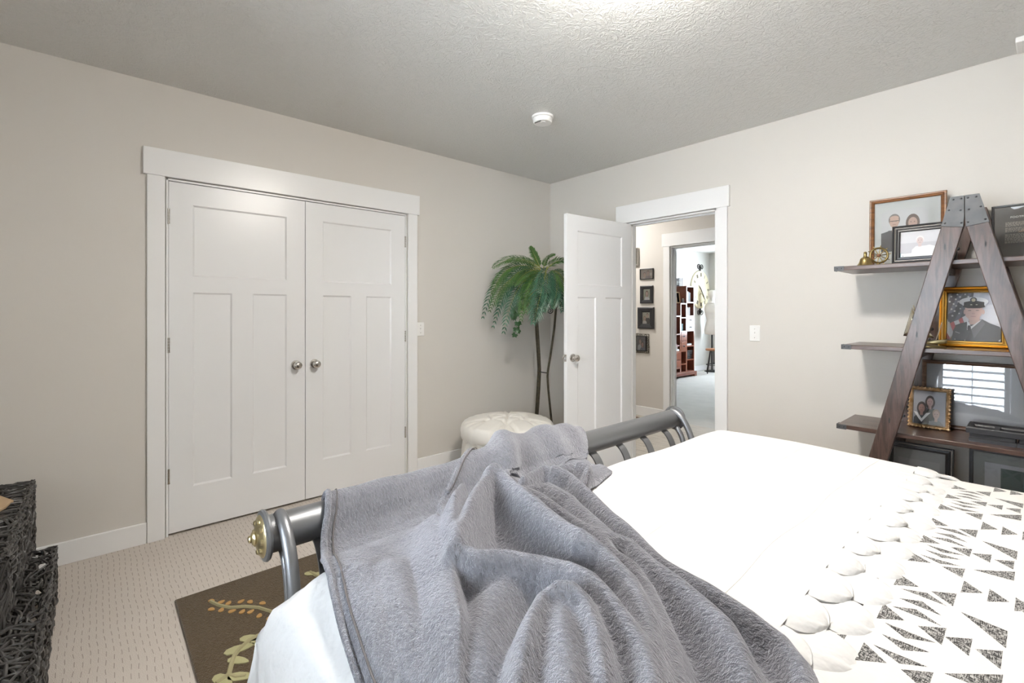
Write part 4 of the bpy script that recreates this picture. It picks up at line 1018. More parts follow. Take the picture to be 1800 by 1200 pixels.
ff = frame('picture_frame', 'black frame with a dark poem print titled Footprints', .262, .300, [(0, 0), (0, .014), (.002, .016), (.008, .015), (.011, .010)], 'black_wood', sh, (-.060, 3.606, 1.630), 3)
def text(body, size, m, parent, loc, rot=(PI/2, 0, 0), ext=.0002, sx=1.0):
    cu = bpy.data.curves.new('t', 'FONT'); cu.body = body; cu.size = size; cu.extrude = ext; cu.align_x = 'CENTER'; cu.resolution_u = 2
    to = bpy.data.objects.new('t', cu); C.objects.link(to); bpy.context.view_layer.update()
    me = bpy.data.meshes.new_from_object(to.evaluated_get(bpy.context.evaluated_depsgraph_get())); bpy.data.objects.remove(to)
    me.materials.clear(); me.materials.append(m if not isinstance(m, str) else M[m])
    o = bpy.data.objects.new('lettering', me); C.objects.link(o); o.parent = parent; o.location = loc; o.rotation_euler = rot; o.scale = (sx, 1, 1); return o
text('FOOTPRINTS', .0145, pm((.85, .85, .83), .5), ff, (-.018, -.0250, .226), sx=1.0)
# second shelf: gold frame, sailor in front of a flag
fl = [((.10, .10, .12), rect(0, .30, .52, 1)), ((.58, .60, .66), [(.50, 0), (1, 0), (1, 1), (.50, 1), (.46, .6)]), ((.50, .52, .60), ell(.85, .9, .25, .15)), ((.66, .68, .74), ell(.85, .55, .22, .2)),
      ((.20, .21, .25), [(.0, .55), (.12, .60), (.30, 1), (.22, 1)]), ((.16, .17, .20), [(.14, .42), (.22, .42), (.46, 1), (.40, 1)]), ((.28, .29, .33), [(0, .78), (.08, 1), (.02, 1)])]
for (a, b_, r) in ((.07, .93, .025), (.19, .97, .025), (.24, .92, .028), (.40, .92, .027), (.34, .97, .024), (.16, .87, .026), (.04, .82, .028), (.21, .82, .026), (.12, .77, .026), (.17, .73, .026), (.08, .66, .026), (.14, .62, .026), (.25, .67, .024), (.10, .52, .028), (.23, .57, .022)):
    fl.append(((.72, .73, .74), star(a, b_, r, 1.15)))
fl += [((.66, .66, .68), [(0, .46), (.09, .18), (.07, .04), (.0, .16)]), ((.45, .10, .12), [(0, .16), (.07, .04), (.05, .02), (0, .03)]), ((.48, .12, .13), [(.05, .36), (.13, .40), (.16, .30), (.11, .20)]), ((.68, .67, .68), [(.13, .40), (.22, .44), (.25, .36), (.16, .32)]), ((.50, .13, .14), [(.22, .44), (.29, .49), (.32, .38), (.25, .36)]), ((.68, .67, .68), [(.29, .49), (.38, .54), (.42, .42), (.33, .37)]),
       ((.60, .60, .63), [(.04, .40), (.12, .18), (.09, .06), (.0, .34)])]
fl += [((.085, .088, .10), [(.09, 0), (.12, .20), (.18, .33), (.38, .395), (.66, .45), (.80, .37), (.98, .30), (1, .25), (1, 0)]),
       ((.58, .42, .38), rect(.42, .34, .62, .52)), ((.74, .75, .77), [(.38, .40), (.40, .26), (.46, .24), (.60, .37), (.66, .46), (.62, .42), (.46, .30), (.40, .42)]), ((.78, .79, .80), [(.385, .43), (.44, .30), (.385, .22)]), ((.04, .04, .05), [(.40, .32), (.45, .32), (.46, .24), (.42, .20), (.39, .25)]),
       ((.60, .42, .38), ell(.68, .60, .03, .05)), ((.60, .42, .38), ell(.335, .60, .02, .05)),
       ((.64, .45, .40), [(.34, .70), (.35, .52), (.42, .44), (.50, .425), (.58, .44), (.65, .54), (.67, .70)]), ((.50, .31, .29), ell(.50, .505, .055, .012, 12)), ((.54, .36, .33), ell(.50, .565, .035, .02, 10)), ((.22, .16, .15), ell(.43, .63, .035, .010, 8)), ((.22, .16, .15), ell(.575, .63, .035, .010, 8)),
       ((.80, .81, .83), ell(.50, .81, .275, .098)), ((.72, .73, .76), [(.24, .79), (.32, .72), (.70, .72), (.76, .80)]), ((.045, .045, .05), [(.32, .80), (.50, .84), (.70, .80), (.70, .70), (.32, .70)]), ((.03, .028, .028), [(.30, .70), (.40, .675), (.62, .675), (.72, .70), (.70, .74), (.32, .74)]),
       ((.05, .05, .055), ell(.50, .85, .065, .052)), ((.62, .56, .40), ell(.50, .845, .038, .036)), ((.75, .72, .6), ell(.46, .748, .022, .010, 8)), ((.75, .72, .6), ell(.56, .748, .022, .010, 8)), ((.15, .155, .17), [(.46, .24), (.66, .44), (.72, .36), (.52, .05)]), ((.06, .062, .07), [(.36, .0), (.46, .24), (.50, .12), (.44, 0)])]
for k in range(5): fl.append(((.62, .62, .64), rect(.165+.018*k, .170-.006*k, .177+.018*k, .188-.006*k)))
fl += [((.7, .66, .5), ell(.16, .025, .012, .010, 8)), ((.7, .66, .5), ell(.35, .01, .012, .010, 8)), ((.75, .75, .77), [(.97, .0), (1, .03), (1, .055), (.96, .02)])]
frame('picture_frame', 'bright gold frame with a sailor in white cap before a flag', .272, .326, [(0, 0), (0, .012), (.004, .018), (.008, .014), (.014, .024), (.020, .026), (.026, .018), (.030, .019), (.034, .010)], 'gold_frame', fl, (-.252, 3.475, 1.178), 8)
# third shelf: wide walnut frame with glass
frame('picture_frame', 'wide walnut frame with glass reflecting the shutters, behind the small ornate frame', .58, .375, [(0, 0), (0, .014), (.004, .018), (.010, .017), (.016, .013), (.020, .010)], 'frame_walnut', [((.36, .37, .39), rect(0, 0, 1, 1))], (-.185, 3.590, .716), 5)
# third shelf: small ornate frame, three people
sh = [((.30, .31, .35), rect(0, 0, 1, 1))]
sh += person(.52, .68, .26, (.42, .28, .26), (.035, .025, .025), (.10, .11, .12), True)+person(.27, .48, .26, (.30, .17, .15), (.035, .025, .025), (.045, .05, .06), True)
sh += [((.70, .70, .71), [(.02, .36), (.13, .34), (.28, .16), (.42, .34), (.55, .36), (.38, .18), (.28, .06), (.18, .16)])]+person(.72, .32, .25, (.55, .42, .38), (.40, .32, .26), (.22, .24, .24), False)
orn = frame('picture_frame', 'small carved antique gold frame with three people, standing before the walnut frame', .176, .226, [(0, 0), (0, .014), (.003, .020), (.007, .018), (.011, .024), (.016, .020), (.019, .012)], 'gold_ornate', sh, (-.432, 3.495, .716), 15, yaw=0)
for k in range(40):   # carved edge beads
    t = k/40*4; s = int(t); f = t-s; ww, hh = .176, .226
    p = [(-ww/2+ww*f, 0.0), (ww/2, hh*f), (ww/2-ww*f, hh), (-ww/2, hh-hh*f)][s]
    obj('carving', MB().lathe([(.001, -.024), (.005, -.022), (.008, -.016), (.007, -.012)], (p[0]*.965, 0, .004+p[1]*.965), 'y', 8), 'gold_ornate', orn, local=True)
# bottom shelf frames
sh = [((.42, .43, .44), rect(0, 0, 1, 1)), ((.5, .51, .52), rect(.1, .1, .9, .8)), ((.25, .27, .29), rect(.2, .15, .8, .5))]
frame('picture_frame', 'black multi-stepped frame on the bottom shelf, under the ornate frame', .300, .345, [(0, 0), (0, .020), (.003, .022), (.008, .022), (.010, .019), (.016, .020), (.018, .017), (.024, .018), (.026, .014), (.034, .012), (.036, .008)], 'black_wood', sh, (-.485, 3.545, .258), 7, bead=(.009, .021, .0016, 'nickel'))
sh = [((.34, .36, .36), rect(0, 0, 1, 1)), ((.58, .60, .64), rect(.10, 0, 1, .86)), ((.10, .16, .16), rect(.24, 0, 1, .80)), ((.06, .11, .11), rect(.55, 0, 1, .70)), ((.13, .20, .20), rect(.565, 0, 1, .675)), ((.05, .10, .10), rect(.60, 0, 1, .64)), ((.14, .22, .21), rect(.62, 0, 1, .615)), ((.30, .33, .33), rect(.68, 0, 1, .56)), ((.22, .24, .25), ell(.8, .4, .1, .1))]
frame('picture_frame', 'flat black frame with a teal matted picture on the bottom shelf', .46, .375, [(0, 0), (0, .016), (.002, .018), (.014, .018), (.016, .008)], 'black_wood', sh, (-.043, 3.530, .258), 7)
# stack of flat black frames on the third shelf
def flat_frame(label, cx, cy, z, w_, d_, h_, bw, yaw=0, bars=()):
    t = thing('picture_frame', label, 'picture frame', (cx, cy, z), (0, 0, math.radians(yaw)), None)
    prof = [(0, 0), (0, h_*.8), (.004, h_), (bw*.5, h_*.92), (bw*.85, h_*.7), (bw, h_*.45), (bw, .001)]
    mb = MB(); vs = []
    for (o_, d) in prof: vs += [(-w_/2+o_, -d_/2+o_, d), (w_/2-o_, -d_/2+o_, d), (w_/2-o_, d_/2-o_, d), (-w_/2+o_, d_/2-o_, d)]
    mb.add(vs, [(i*4+j, i*4+(j+1) % 4, (i+1)*4+(j+1) % 4, (i+1)*4+j) for i in range(len(prof)-1) for j in range(4)])
    obj('moulding', mb, mat('charcoal_wood', (.035, .035, .039), .32) if 'charcoal_wood' not in M else 'charcoal_wood', t, local=True, smooth=0)
    obj('panel', B((-w_/2+.004, -d_/2+.004, .001), (w_/2-.004, d_/2-.004, h_*.4)), 'black_wood', t, local=True)
    for b_ in bars: obj('divider', B((b_-.009, -d_/2+bw, h_*.3), (b_+.009, d_/2-bw, h_*.8)), 'charcoal_wood', t, local=True)
    return t
flat_frame('black frame lying flat at the stack bottom, nearer the small ornate frame', -.175, 3.385, .716, .165, .145, .022, .02, 1)
flat_frame('black frame lying flat at the stack bottom, farther from the ornate frame', -.005, 3.390, .716, .165, .145, .022, .02, -1)
flat_frame('slim black frame midway in the flat stack, nearer the ornate frame', -.172, 3.388, .738, .160, .140, .020, .02, -2)
flat_frame('slim black frame midway in the flat stack, farther from the ornate frame', -.004, 3.390, .738, .160, .142, .020, .02, 2)
flat_frame('long black multi-opening collage frame lying on top of the flat stack', -.085, 3.395, .758, .365, .175, .030, .026, .5, (-.075, .06))

# ------------------------------------------------------------------ small things on the ladder shelf
bp = PY(1521, 464, 3.315)
be = thing('brass_bell', 'small antique brass hand bell on the top shelf end', 'bell', (bp.x, 3.315, 1.630))
obj('bell_body', MB().lathe([(.0405, 0), (.041, .003), (.037, .008), (.031, .018), (.027, .030), (.0245, .040), (.019, .047), (.010, .051), (.001, .052)], (0, 0, 0), 'z', 32), 'old_brass', be, local=True)
obj('handle', MB().lathe([(.010, .049), (.011, .053), (.008, .057), (.0085, .068), (.007, .071), (.009, .074), (.007, .080), (.001, .083)], (0, 0, 0), 'z', 20), 'old_brass', be, local=True)
sw = thing('ship_wheel', 'brass ship wheel ornament standing behind the bell', 'ornament', (bp.x+.052, 3.370, 1.630), (0, 0, math.radians(28)))
wc = .060
obj('rim', MB().tube([(.042*math.cos(2*PI*k/40), 0, wc+.042*math.sin(2*PI*k/40)) for k in range(41)], .0058, 10), 'old_brass', sw, local=True)
obj('hub', MB().lathe([(.001, -.010), (.007, -.009), (.010, -.004), (.010, .006), (.001, .007)], (0, 0, wc), 'y', 16), mat('copper', (.55, .30, .2), .35, 1), sw, local=True)
for k in range(10):
    t = 2*PI*k/10+.15; c_, s_ = math.cos(t), math.sin(t)
    obj('spoke', MB().tube([(r*c_, 0, wc+r*s_) for r in (.008, .018, .026, .034, .044, .050, .053, .057)], [.002, .0028, .0018, .0026, .002, .0018, .0032, .0016], 8), 'old_brass', sw, local=True)
obj('foot', MB().box((-.03, -.012, 0), (.03, .012, .005)).box((-.006, -.006, .004), (.006, .006, .016)), 'old_brass', sw, local=True, bevel=.002)
# brass sailing boat behind the ladder's left leg, second shelf
mat('sail_metal', (.66, .62, .52), .25, 1); SBx, SBy, SBz = -.430, 3.335, 1.178
sb = thing('sailboat', 'brass sailing boat ornament on the second shelf behind the ladder leg', 'ornament', (SBx, SBy, SBz))
obj('base', MB().lathe([(.001, 0), (.045, 0), (.046, .004), (.040, .009), (.025, .012), (.001, .013)], (.045, -.02, 0), 'z', 28), 'brass', sb, local=True)
hull = []
for i in range(13):
    u = -1+2*i/12; wd = .020*(1-abs(u)**2.4)+.0006
    for (a_, zz) in ((-1, .036), (-.75, .022), (0, .014), (.75, .022), (1, .036)): hull.append((.015+.075*u, a_*wd, zz+.012*u*u))
obj('hull', MB().grid(hull, 13, 5), 'brass', sb, local=True, solid=.002)
obj('mast', MB().tube([(.0, 0, .02), (-.045, 0, .225)], .002, 8), 'brass', sb, local=True)
def sail(pts, bel):
    A, Bq, Cq = [Vector(p) for p in pts]; vs = []; n = 8
    for i in range(n+1):
        for j in range(n+1):
            u = i/n; v = j/n; p = A.lerp(Bq, u).lerp(Cq, v) if False else (A*(1-u)+(Bq*(1-v)+Cq*v)*u)
            vs.append((p.x, p.y-bel*math.sin(PI*u)*math.sin(PI*v), p.z))
    return MB().grid(vs, n+1, n+1)
obj('sail', sail([(-.050, 0, .215), (-.088, 0, .057), (-.008, 0, .050)], .018), 'sail_metal', sb, local=True, solid=.0012)
obj('sail', sail([(-.044, 0, .205), (.002, 0, .055), (.040, 0, .050)], .016), 'sail_metal', sb, local=True, solid=.0012)
obj('stay', MB().tube([(.072, -.005, .135), (.043, -.005, .020)], .0022, 6), 'sail_metal', sb, local=True)
obj('bowsprit', MB().tube([(.07, 0, .045), (.072, -.005, .135)], .0012, 6), 'brass', sb, local=True)

# ------------------------------------------------------------------ hallway pictures and mat
def hall_frame(label, x0, y0, x1, y1, prof, m, sh, **k):
    a = PY(x0, y1, YH); b_ = PY(x1, y0, YH)
    return frame('picture_frame', label, b_.x-a.x, PY((x0+x1)/2, y0, YH).z-PY((x0+x1)/2, y1, YH).z, prof, m, sh, ((a.x+b_.x)/2, YH, PY((x0+x1)/2, y1, YH).z), 0, **k)
P1 = [(0, 0), (0, .02), (.006, .022), (.012, .012)]; P2 = [(0, 0), (0, .022), (.01, .026), (.035, .020), (.045, .010)]; P3 = [(0, 0), (0, .026), (.012, .032), (.055, .020), (.065, .010)]
hall_frame('tall silver edged frame on hallway wall, highest of the column', 1098, 437, 1123.5, 468, [(0, 0), (0, .03), (.008, .035), (.03, .03), (.045, .012)], 'nickel', [((.62, .60, .56), rect(0, 0, 1, 1)), ((.4, .35, .3), rect(.2, .2, .8, .8))])
sh = [((.42, .36, .33), rect(0, 0, 1, 1))]+person(.32, .45, .42, (.55, .40, .35), (.20, .15, .12), (.62, .56, .55), False, .6)+person(.62, .62, .42, (.50, .36, .32), (.08, .06, .06), (.30, .25, .26), False, .6)+[((.62, .60, .58), rect(.8, .3, .95, .6))]
hall_frame('thin black frame with a group photo on hallway wall', 1126, 472, 1149, 491, P1, 'black_wood', sh)
sh = [((.42, .46, .38), rect(0, 0, 1, 1))]+person(.52, .58, .40, (.58, .42, .36), (.16, .10, .07), (.72, .74, .78), True, 1.05)
hall_frame('black moulded frame with one smiling person on hallway wall', 1126.5, 502, 1148.5, 533, P2, 'black_wood', sh)
sh = [((.50, .50, .42), rect(0, 0, 1, 1)), ((.42, .38, .26), rect(0, 0, 1, .3))]+person(.68, .74, .30, (.58, .42, .36), (.10, .08, .07), (.03, .03, .035), False, 1.1)+[((.03, .03, .035), rect(.45, 0, .95, .5))]+person(.30, .48, .28, (.58, .42, .36), (.40, .28, .17), (.72, .70, .66), True, 1.1)+[((.7, .68, .64), rect(.1, 0, .5, .2))]
hall_frame('wide black moulded frame with a couple on hallway wall', 1122.5, 540, 1150.5, 577.5, P3, 'black_wood', sh)
sh = [((.13, .13, .16), rect(0, 0, 1, 1))]+person(.42, .66, .32, (.50, .36, .32), (.12, .10, .09), (.50, .54, .60), False, 1.0)+person(.68, .44, .30, (.48, .30, .28), (.08, .06, .06), (.12, .14, .20), True, 1.0)
wf = hall_frame('dark photo in a scrolled wire frame, lowest on hallway wall', 1119.5, 590, 1137.5, 616.5, [(0, 0), (0, .03), (.006, .034), (.012, .026)], 'black_wood', sh)
a = PY(1112, 586, YH); b_ = PY(1141.5, 620.5, YH); wl = Vector(wf.location); wm = MB()
cs = [(a.x, a.z), (b_.x, a.z), (b_.x, b_.z), (a.x, b_.z)]
for k in range(4): wm.tube([(cs[k][0]-wl.x, -.012, cs[k][1]-wl.z), (cs[(k+1) % 4][0]-wl.x, -.012, cs[(k+1) % 4][1]-wl.z)], .004, 6)
for k in range(14):
    t = k/14*4; s = int(t); f = t-s; A = Vector(cs[s]); Bq = Vector(cs[(s+1) % 4]); c_ = A.lerp(Bq, f)*.82+(Vector(cs[0])+Vector(cs[2]))/2*.18
    wm.tube([(c_.x-wl.x+.03*(1-q/20)*math.cos(q*.55+k), -.012, c_.y-wl.z+.03*(1-q/20)*math.sin(q*.55+k)) for q in range(18)], .0035, 5)
obj('wire_scrolls', wm, 'stand_bronze', wf, local=True)
hr = PZ(1182, 745, 0)
tag(obj('hall_mat', B((-4.3, 4.72, .0), (hr.x, YH-.14, .010)), 'hall_rug', bevel=.004), 'dark brown runner rug on the hallway plank floor', 'rug')

# ------------------------------------------------------------------ second room: stepped bookcase
FX = -4.94; DP = .36
bc = thing('bookcase', 'stepped glossy cherry wood bookcase with cubbies and small drawers', 'bookcase', (FX-.18, 9.05, 0))
COLS = [(8.55, 8.98, 1.28, [.913, .561, .392, .223]), (8.98, 9.22, 1.537, [1.249, .967, .763, .56, .293]), (9.22, 9.545, 1.90, [1.565, 1.278, 1.118, .974, .654, .367])]
PT = .022
obj('plinth', MB().prism([(8.51, 0), (8.51, .106), (9.60, .106), (9.60, 0), (9.52, 0), (9.50, .045), (8.61, .045), (8.59, 0)], 'x', FX-DP, FX+.03), 'cherry', bc, bevel=.004, smooth=0)
for ci, (y0, y1, top, divs) in enumerate(COLS):
    obj('back_panel', B((FX-DP, y0, .106), (FX-DP+.01, y1, top)), 'cherry', bc)
    for yy, side_top in ((y0, top), (y1-PT, top)):
        obj('side_panel', B((FX-DP, yy, .106), (FX-.004, yy+PT, side_top)), 'cherry', bc)
        obj('side_edge', B((FX-.004, yy, .106), (FX, yy+PT, side_top)), 'cherry_gloss', bc)
    for z in [top]+divs+[.128]:
        s_ = obj('shelf', B((FX-DP, y0+PT, z-PT), (FX-.004, y1-PT, z)), 'cherry', bc)
        obj('shelf_edge', B((FX-.004, y0+PT, z-PT), (FX, y1-PT, z)), 'cherry_gloss', s_)
for ci, za, zb, m in ((2, 1.118, 1.278, 'cherry_gloss'), (2, .974, 1.118, 'cherry_gloss'), (1, .763, .967, 'cherry_gloss'), (1, .56, .763, 'cherry_gloss'), (0, .392, .561, 'cherry_gloss'), (0, .223, .392, 'cherry_gloss')):
    y0, y1 = COLS[ci][:2]
    d = obj('drawer', B((FX-.3, y0+PT+.004, za+.003), (FX+.004, y1-PT-.004, zb-PT-.003)), m, bc, bevel=.004)
    cz = (za+zb-PT)/2; cy = (y0+y1)/2
    obj('label_pull', MB().box((FX+.004, cy-.030, cz-.006), (FX+.010, cy+.030, cz+.016)).lathe([(.001, FX+.030), (.012, FX+.028), (.014, FX+.020), (.006, FX+.012), (.006, FX+.004)], (0, cy, cz), 'x', 12), 'iron', d)
# things in and on the bookcase
def bk(label, y0, y1, z0, h_, col, x0=FX-.25, x1=FX-.05, group='books in the top cubby'):
    t = thing('book', label, 'book', ((x0+x1)/2, (y0+y1)/2, z0), group=group)
    obj('cover', MB().box((x0, y0, z0), (x1, y0+.004, z0+h_)).box((x0, y1-.004, z0), (x1, y1, z0+h_)).box((x1-.004, y0, z0), (x1, y1, z0+h_)), pm(col, .6), t)
    obj('pages', B((x0+.004, y0+.004, z0+.004), (x1-.004, y1-.004, z0+h_-.004)), 'tag', t)
for k, (col, nm) in enumerate((((.62, .28, .26), 'pink red'), ((.70, .48, .42), 'salmon pink'), ((.72, .66, .52), 'cream'), ((.28, .33, .36), 'slate grey'), ((.50, .50, .50), 'pale grey'))):
    bk('%s book upright in the top cubby of the bookcase' % nm, 9.262+.045*k, 9.300+.045*k, 1.565, .20+.012*((k*3) % 4), col)
def stackmag(label, y0, y1, z, h_, col, x0, x1):
    t = tag(obj('magazine', B((x0, y0, z), (x1, y1, z+h_)), pm(col, .5), bevel=.001), label, 'magazine', 'magazines piled in the bookcase')
rs = random.Random(5)
for k in range(7):
    dy = rs.uniform(-.02, .02); stackmag('topmost magazine of the pile above the cherry drawers' if k == 6 else 'bottom magazine of the pile above the cherry drawers' if k == 0 else 'thin magazine inside the pile above the cherry drawers', 8.62+dy, 8.93+dy, .561+.020*k, .018, rs.choice([(.7, .7, .7), (.55, .5, .5), (.75, .72, .66), (.5, .3, .3)]), FX-.24+rs.uniform(0, .03), FX-.02+rs.uniform(-.02, .02))
stackmag('white paper pad lying in the cubby above the wire basket', 9.26, 9.49, .654, .025, (.75, .75, .75), FX-.25, FX-.03)
stackmag('dark tablet folder lying above the wire basket papers', 9.28, 9.50, .679, .016, (.12, .12, .13), FX-.24, FX-.03)
for k in range(4):
    tag(obj('paper', MB().box((FX-.22, 9.27+.05*k, 1.278), (FX-.04, 9.285+.05*k, 1.278+.16+.02*(k % 2))), pm((.78-.1*(k % 2), .77-.1*(k % 2), .76-.08*(k % 2)), .6)), 'white paper folder standing in the cubby below the upright books', 'paper', 'papers in the bookcase cubby')
wb = thing('wire_basket', 'dark wire basket in the tallest column of the bookcase', 'basket', (FX-.13, 9.38, .367)); mb = MB()
for k in range(7):
    z = .372+.028*k; s = .085+.004*k
    pts = [(FX-.13-s, 9.38-s*1.2, z), (FX-.13+s, 9.38-s*1.2, z), (FX-.13+s, 9.38+s*1.2, z), (FX-.13-s, 9.38+s*1.2, z), (FX-.13-s, 9.38-s*1.2, z)]
    mb.tube(pts, .004, 5)
for k in range(9):
    y_ = 9.38+(-1+2*k/8)*.1; mb.tube([(FX-.13+.085, y_, .372), (FX-.13+.109, 9.38+(-1+2*k/8)*.13, .54)], .004, 5)
obj('wires', mb, 'iron', wb); obj('liner', B((FX-.20, 9.30, .370), (FX-.062, 9.46, .50)), pm((.10, .11, .11), .8), wb)
def mini_frame(label, y0, y1, z, h_, m, cols, x=FX-.12, yaw=0):
    frame('picture_frame', label, y1-y0, h_, [(0, 0), (0, .016), (.006, .02), (.02, .015), (.025, .008)], m, cols, (x, (y0+y1)/2, z), 6, yaw=90+yaw)
mini_frame('small gilt framed picture standing on the middle step of the bookcase', 9.02, 9.17, 1.537, .24, 'gold_ornate', [((.70, .60, .38), rect(0, 0, 1, 1)), ((.55, .12, .08), ell(.5, .45, .22, .3))])
mini_frame('blue framed photo standing on the lowest step of the bookcase', 8.62, 8.80, 1.28, .28, pm((.22, .30, .36), .5), [((.5, .5, .48), rect(0, 0, 1, 1)), ((.3, .25, .22), ell(.5, .5, .2, .3))])
mini_frame('white framed photo leaning in the cubby below the candlestick', 8.76, 8.88, .913, .17, 'shelf_white', [((.45, .42, .40), rect(0, 0, 1, 1))], yaw=-20)
mini_frame('small dark framed photo in the cubby beside the white framed photo', 8.62, 8.72, .913, .16, 'black_wood', [((.5, .48, .45), rect(0, 0, 1, 1))])
mini_frame('grey framed photo in the lowest cubby under the wire basket', 9.28, 9.40, .128, .18, 'black_wood', [((.4, .4, .4), rect(0, 0, 1, 1))])
cs_ = thing('candlestick', 'turned cream candlestick on the lowest step of the bookcase', 'candlestick', (FX-.09, 8.87, 1.28))
obj('stem', MB().lathe([(.001, 0), (.035, 0), (.035, .012), (.018, .03), (.026, .055), (.014, .085), (.024, .12), (.030, .135), (.030, .145), (.001, .145)], (0, 0, 0), 'z', 20), 'linen', cs_, local=True)
obj('candle', MB().lathe([(.001, .145), (.02, .145), (.02, .185), (.001, .187)], (0, 0, 0), 'z', 16), 'tag', cs_, local=True)
gj = thing('glass_jar', 'small dark jar on the middle step of the bookcase', 'jar', (FX-.06, 9.185, 1.537))
obj('jar', MB().lathe([(.001, 0), (.022, 0), (.026, .01), (.026, .07), (.018, .085), (.001, .085)], (0, 0, 0), 'z', 16), pm((.18, .16, .16), .2), gj, local=True); obj('lid', MB().lathe([(.001, .085), (.02, .085), (.02, .10), (.001, .102)], (0, 0, 0), 'z', 16), 'nickel', gj, local=True)
cr = thing('metal_caddy', 'small grey metal caddy on top of the tallest bookcase column', 'caddy', (FX-.25, 9.30, 1.90))
mb = MB().box((-.08, -.075, 0), (.08, .075, .01)); 
for k in range(5): mb.box((-.08, -.075, .02+.032*k), (.08, -.070, .036+.032*k)).box((-.08, .070, .02+.032*k), (.08, .075, .036+.032*k)).box((.075, -.075, .02+.032*k), (.08, .075, .036+.032*k)).box((-.08, -.075, .02+.032*k), (-.075, .075, .036+.032*k))
for a_ in (-.08, .072):
    for b_ in (-.075, .067): mb.box((a_, b_, 0), (a_+.008, b_+.008, .18))
obj('caddy', mb, pm((.22, .23, .24), .5), cr, local=True)
tb = thing('teal_box', 'small teal box in the middle cubby of the bookcase', 'box', (FX-.1, 9.10, .967)); obj('body', B((-.06, -.045, 0), (.06, .045, .12)), pm((.06, .16, .16), .5), tb, local=True, bevel=.004); obj('lid', B((-.063, -.048, .12), (.063, .048, .145)), pm((.10, .22, .21), .5), tb, local=True, bevel=.003)
for k in range(2):
    v = thing('small_bottle', 'small dark bottle in the top middle cubby of the bookcase', 'bottle', (FX-.08, 9.06+.07*k, 1.249), group='bottles in the bookcase')
    obj('bottle_body', MB().lathe([(.001, 0), (.02, 0), (.022, .01), (.022, .06), (.010, .08), (.010, .1), (.001, .1)], (0, 0, 0), 'z', 14), pm((.03, .03, .035), .3), v, local=True)
bo = thing('green_basket', 'yellow green bowl of round decor under the cherry drawers', 'bowl', (FX-.12, 8.70, .128)); bo.scale = (.8, .8, .8)
obj('bowl', MB().lathe([(.001, 0), (.06, 0), (.09, .05), (.095, .075), (.088, .075), (.06, .012), (.001, .012)], (0, 0, 0), 'z', 24), pm((.42, .42, .14), .6), bo, local=True)
for k in range(5): obj('ball', MB().lathe([(.001, -.028), (.016, -.023), (.027, -.008), (.027, .008), (.016, .023), (.001, .028)], (.04*math.cos(k*1.256), .04*math.sin(k*1.256), .055), 'z', 12), pm((.62, .55, .25), .6), bo, local=True)
# clock with iron scrolls on the room's left wall
ck = PX(1229.5, 509, X2+.03)
cl = thing('wall_clock', 'huge round cream wall clock with iron scrolls in the far room', 'clock', (X2, 10.48, 1.870))
CR = .435
obj('face', MB().lathe([(.001, 0), (CR, 0), (CR, .03), (CR-.02, .04), (.001, .036)], (0, 0, 0), 'x', 56), 'clock_face', cl, local=True)
for k in range(12):
    t = PI/2-2*PI*k/12; r0, r1 = .30, .385; du = Vector((0, -math.sin(t), math.cos(t)))
    n = [3, 1, 2, 3, 4, 3, 4, 5, 6, 4, 3, 4][k]; mb = MB()
    for q in range(min(n, 4)):
        o_ = (q-(min(n, 4)-1)/2)*.018; A = Vector((.040, r0*math.cos(t), r0*math.sin(t)))+du*o_; Bq = Vector((.040, r1*math.cos(t), r1*math.sin(t)))+du*o_
        mb.tube([A, Bq], .0042, 5)
    obj('numeral', mb, 'ink', cl, local=True)
for (ang, ln, nm) in ((math.radians(-52), .36, 'minute_hand'), (math.radians(140), .16, 'hour_hand')):
    obj(nm, MB().tube([(.046, -.05*math.cos(ang), -.05*math.sin(ang)), (.046, ln*.5*math.cos(ang), ln*.5*math.sin(ang)), (.046, ln*math.cos(ang), ln*math.sin(ang))], [.007, .012, .002], 6), 'ink', cl, local=True)
obj('small_dial', MB().lathe([(.10, .036), (.105, .042), (.112, .042), (.115, .036)], (0, .0, -.20), 'x', 36), 'old_brass', cl, local=True)
def iron_scroll(zs, sg):
    mb = MB()
    for s in (-1, 1):
        pts = [(.02, s*.02, zs)]
        for k in range(26):
            a_ = k/25*2.4*PI; r = .07*(1-.72*k/25); pts.append((.02, s*(.075-r*math.cos(a_)), zs+sg*(.09+r*math.sin(a_))))
        mb.tube(pts, .009, 6)
    return mb.tube([(.02, 0, zs-sg*.02), (.02, 0, zs+sg*.05)], .009, 6)
obj('top_scroll', iron_scroll(CR-.005, 1), 'iron', cl, local=True); obj('bottom_scroll', iron_scroll(-CR+.005, -1), 'iron', cl, local=True)
# dress form and stool
dc = ray(1251.5, HOR)*10.75
df = thing('dress_form', 'cream linen dress form bust on a stand in the far room', 'dress form', (dc.x, dc.y, 0))
prof = [(.10, .84), (.165, .86), (.175, .93), (.150, 1.04), (.122, 1.14), (.118, 1.19), (.140, 1.27), (.165, 1.36), (.168, 1.43), (.158, 1.50), (.120, 1.555), (.062, 1.59), (.055, 1.63), (.058, 1.66), (.085, 1.70), (.092, 1.75), (.080, 1.81), (.050, 1.845), (.004, 1.855)]
ip_ = interp([(z, r, 0) for r, z in prof], np.linspace(0, 1, 60))
vs = []
for q in ip_:
    z, r = q[0], q[1]; dp = .74 if z < 1.55 else 1.0
    for j in range(33):
        t = 2*PI*j/32; bust = 1+.16*math.exp(-((z-1.38)/.07)**2)*max(0, math.cos((t-PI*1.5-.45)*1)) if z < 1.55 else 1
        vs.append((r*math.cos(t), r*dp*math.sin(t)*bust, z))
obj('torso', MB().grid(vs, len(ip_), 33), 'linen', df, local=True, smooth=180)
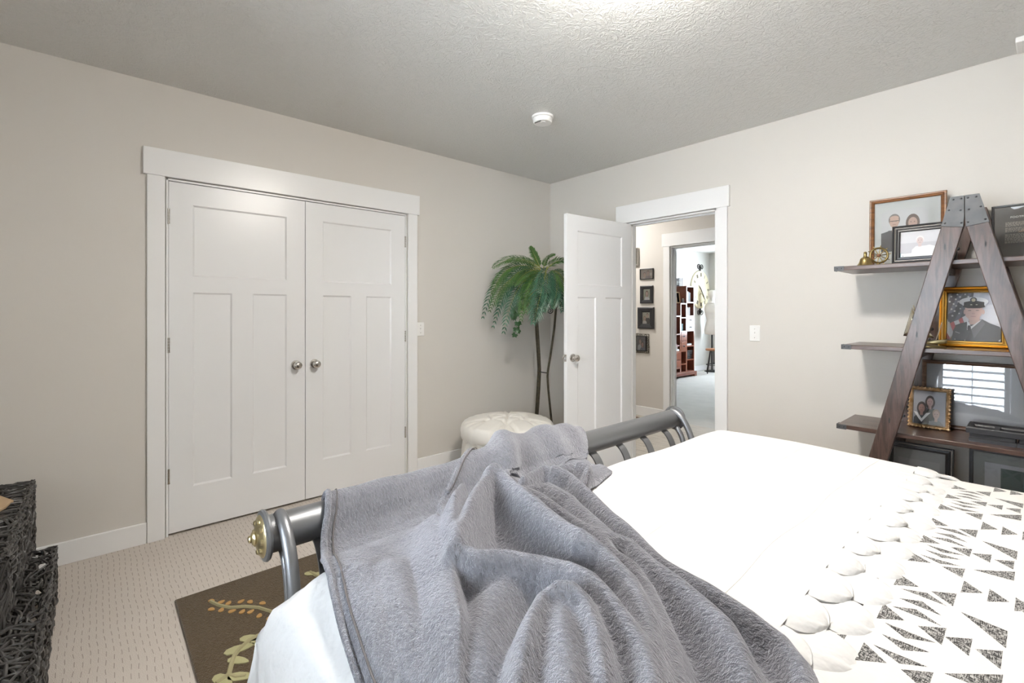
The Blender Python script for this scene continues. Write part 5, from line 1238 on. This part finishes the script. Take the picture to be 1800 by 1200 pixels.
obj('pole', MB().tube([(0, 0, .03), (0, 0, .90)], .016, 12), 'iron', df, local=True)
obj('foot', MB().lathe([(.001, 0), (.16, 0), (.16, .015), (.03, .04), (.001, .045)], (0, 0, 0), 'z', 28), 'iron', df, local=True)
s0 = ray(1255, HOR)*10.35
st = thing('stool', 'industrial stool with brown wood seat and black splayed iron legs', 'stool', (s0.x, s0.y, 0), (0, 0, .5))
obj('seat', MB().lathe([(.001, .51), (.16, .51), (.172, .52), (.172, .54), (.155, .552), (.001, .545)], (0, 0, 0), 'z', 36), 'stool_seat', st, local=True)
for k in range(4):
    t = PI/4+k*PI/2; c_, s_ = math.cos(t), math.sin(t)
    obj('leg', MB().tube([(.10*c_, .10*s_, .51), (.15*c_, .15*s_, .25), (.20*c_, .20*s_, .012)], .010, 8), 'iron', st, local=True)
obj('foot_ring', MB().tube([(.158*math.cos(2*PI*k/32), .158*math.sin(2*PI*k/32), .2) for k in range(33)], .007, 8), 'iron', st, local=True)
obj('screw_post', MB().tube([(0, 0, .52), (0, 0, .22)], .012, 10), 'iron', st, local=True)
obj('brace', MB().tube([(.158, 0, .2), (0, 0, .24), (-.158, 0, .2)], .006, 8), 'iron', st, local=True)

# ------------------------------------------------------------------ nightstand beside the bed head
ns = thing('nightstand', 'dark wood nightstand beside the bed head', 'nightstand', (.98, -.02, 0))
obj('top', B((-.22, -.2, .60), (.22, .2, .63)), 'ladder_shelf', ns, local=True, bevel=.004)
obj('body', B((-.20, -.18, .30), (.20, .18, .60)), 'ladder_shelf', ns, local=True, bevel=.003)
for a_ in (-.18, .18):
    for b_ in (-.16, .16): obj('leg', B((a_-.02, b_-.02, 0), (a_+.02, b_+.02, .30)), 'ladder_leg', ns, local=True)
d_ = obj('drawer', B((-.212, -.16, .34), (-.199, .16, .57)), 'ladder_shelf', ns, local=True, bevel=.003)
obj('knob', MB().lathe([(.001, -.235), (.012, -.232), (.014, -.225), (.006, -.218), (.006, -.211)], (0, 0, .455), 'x', 14), 'old_brass', d_, local=True)
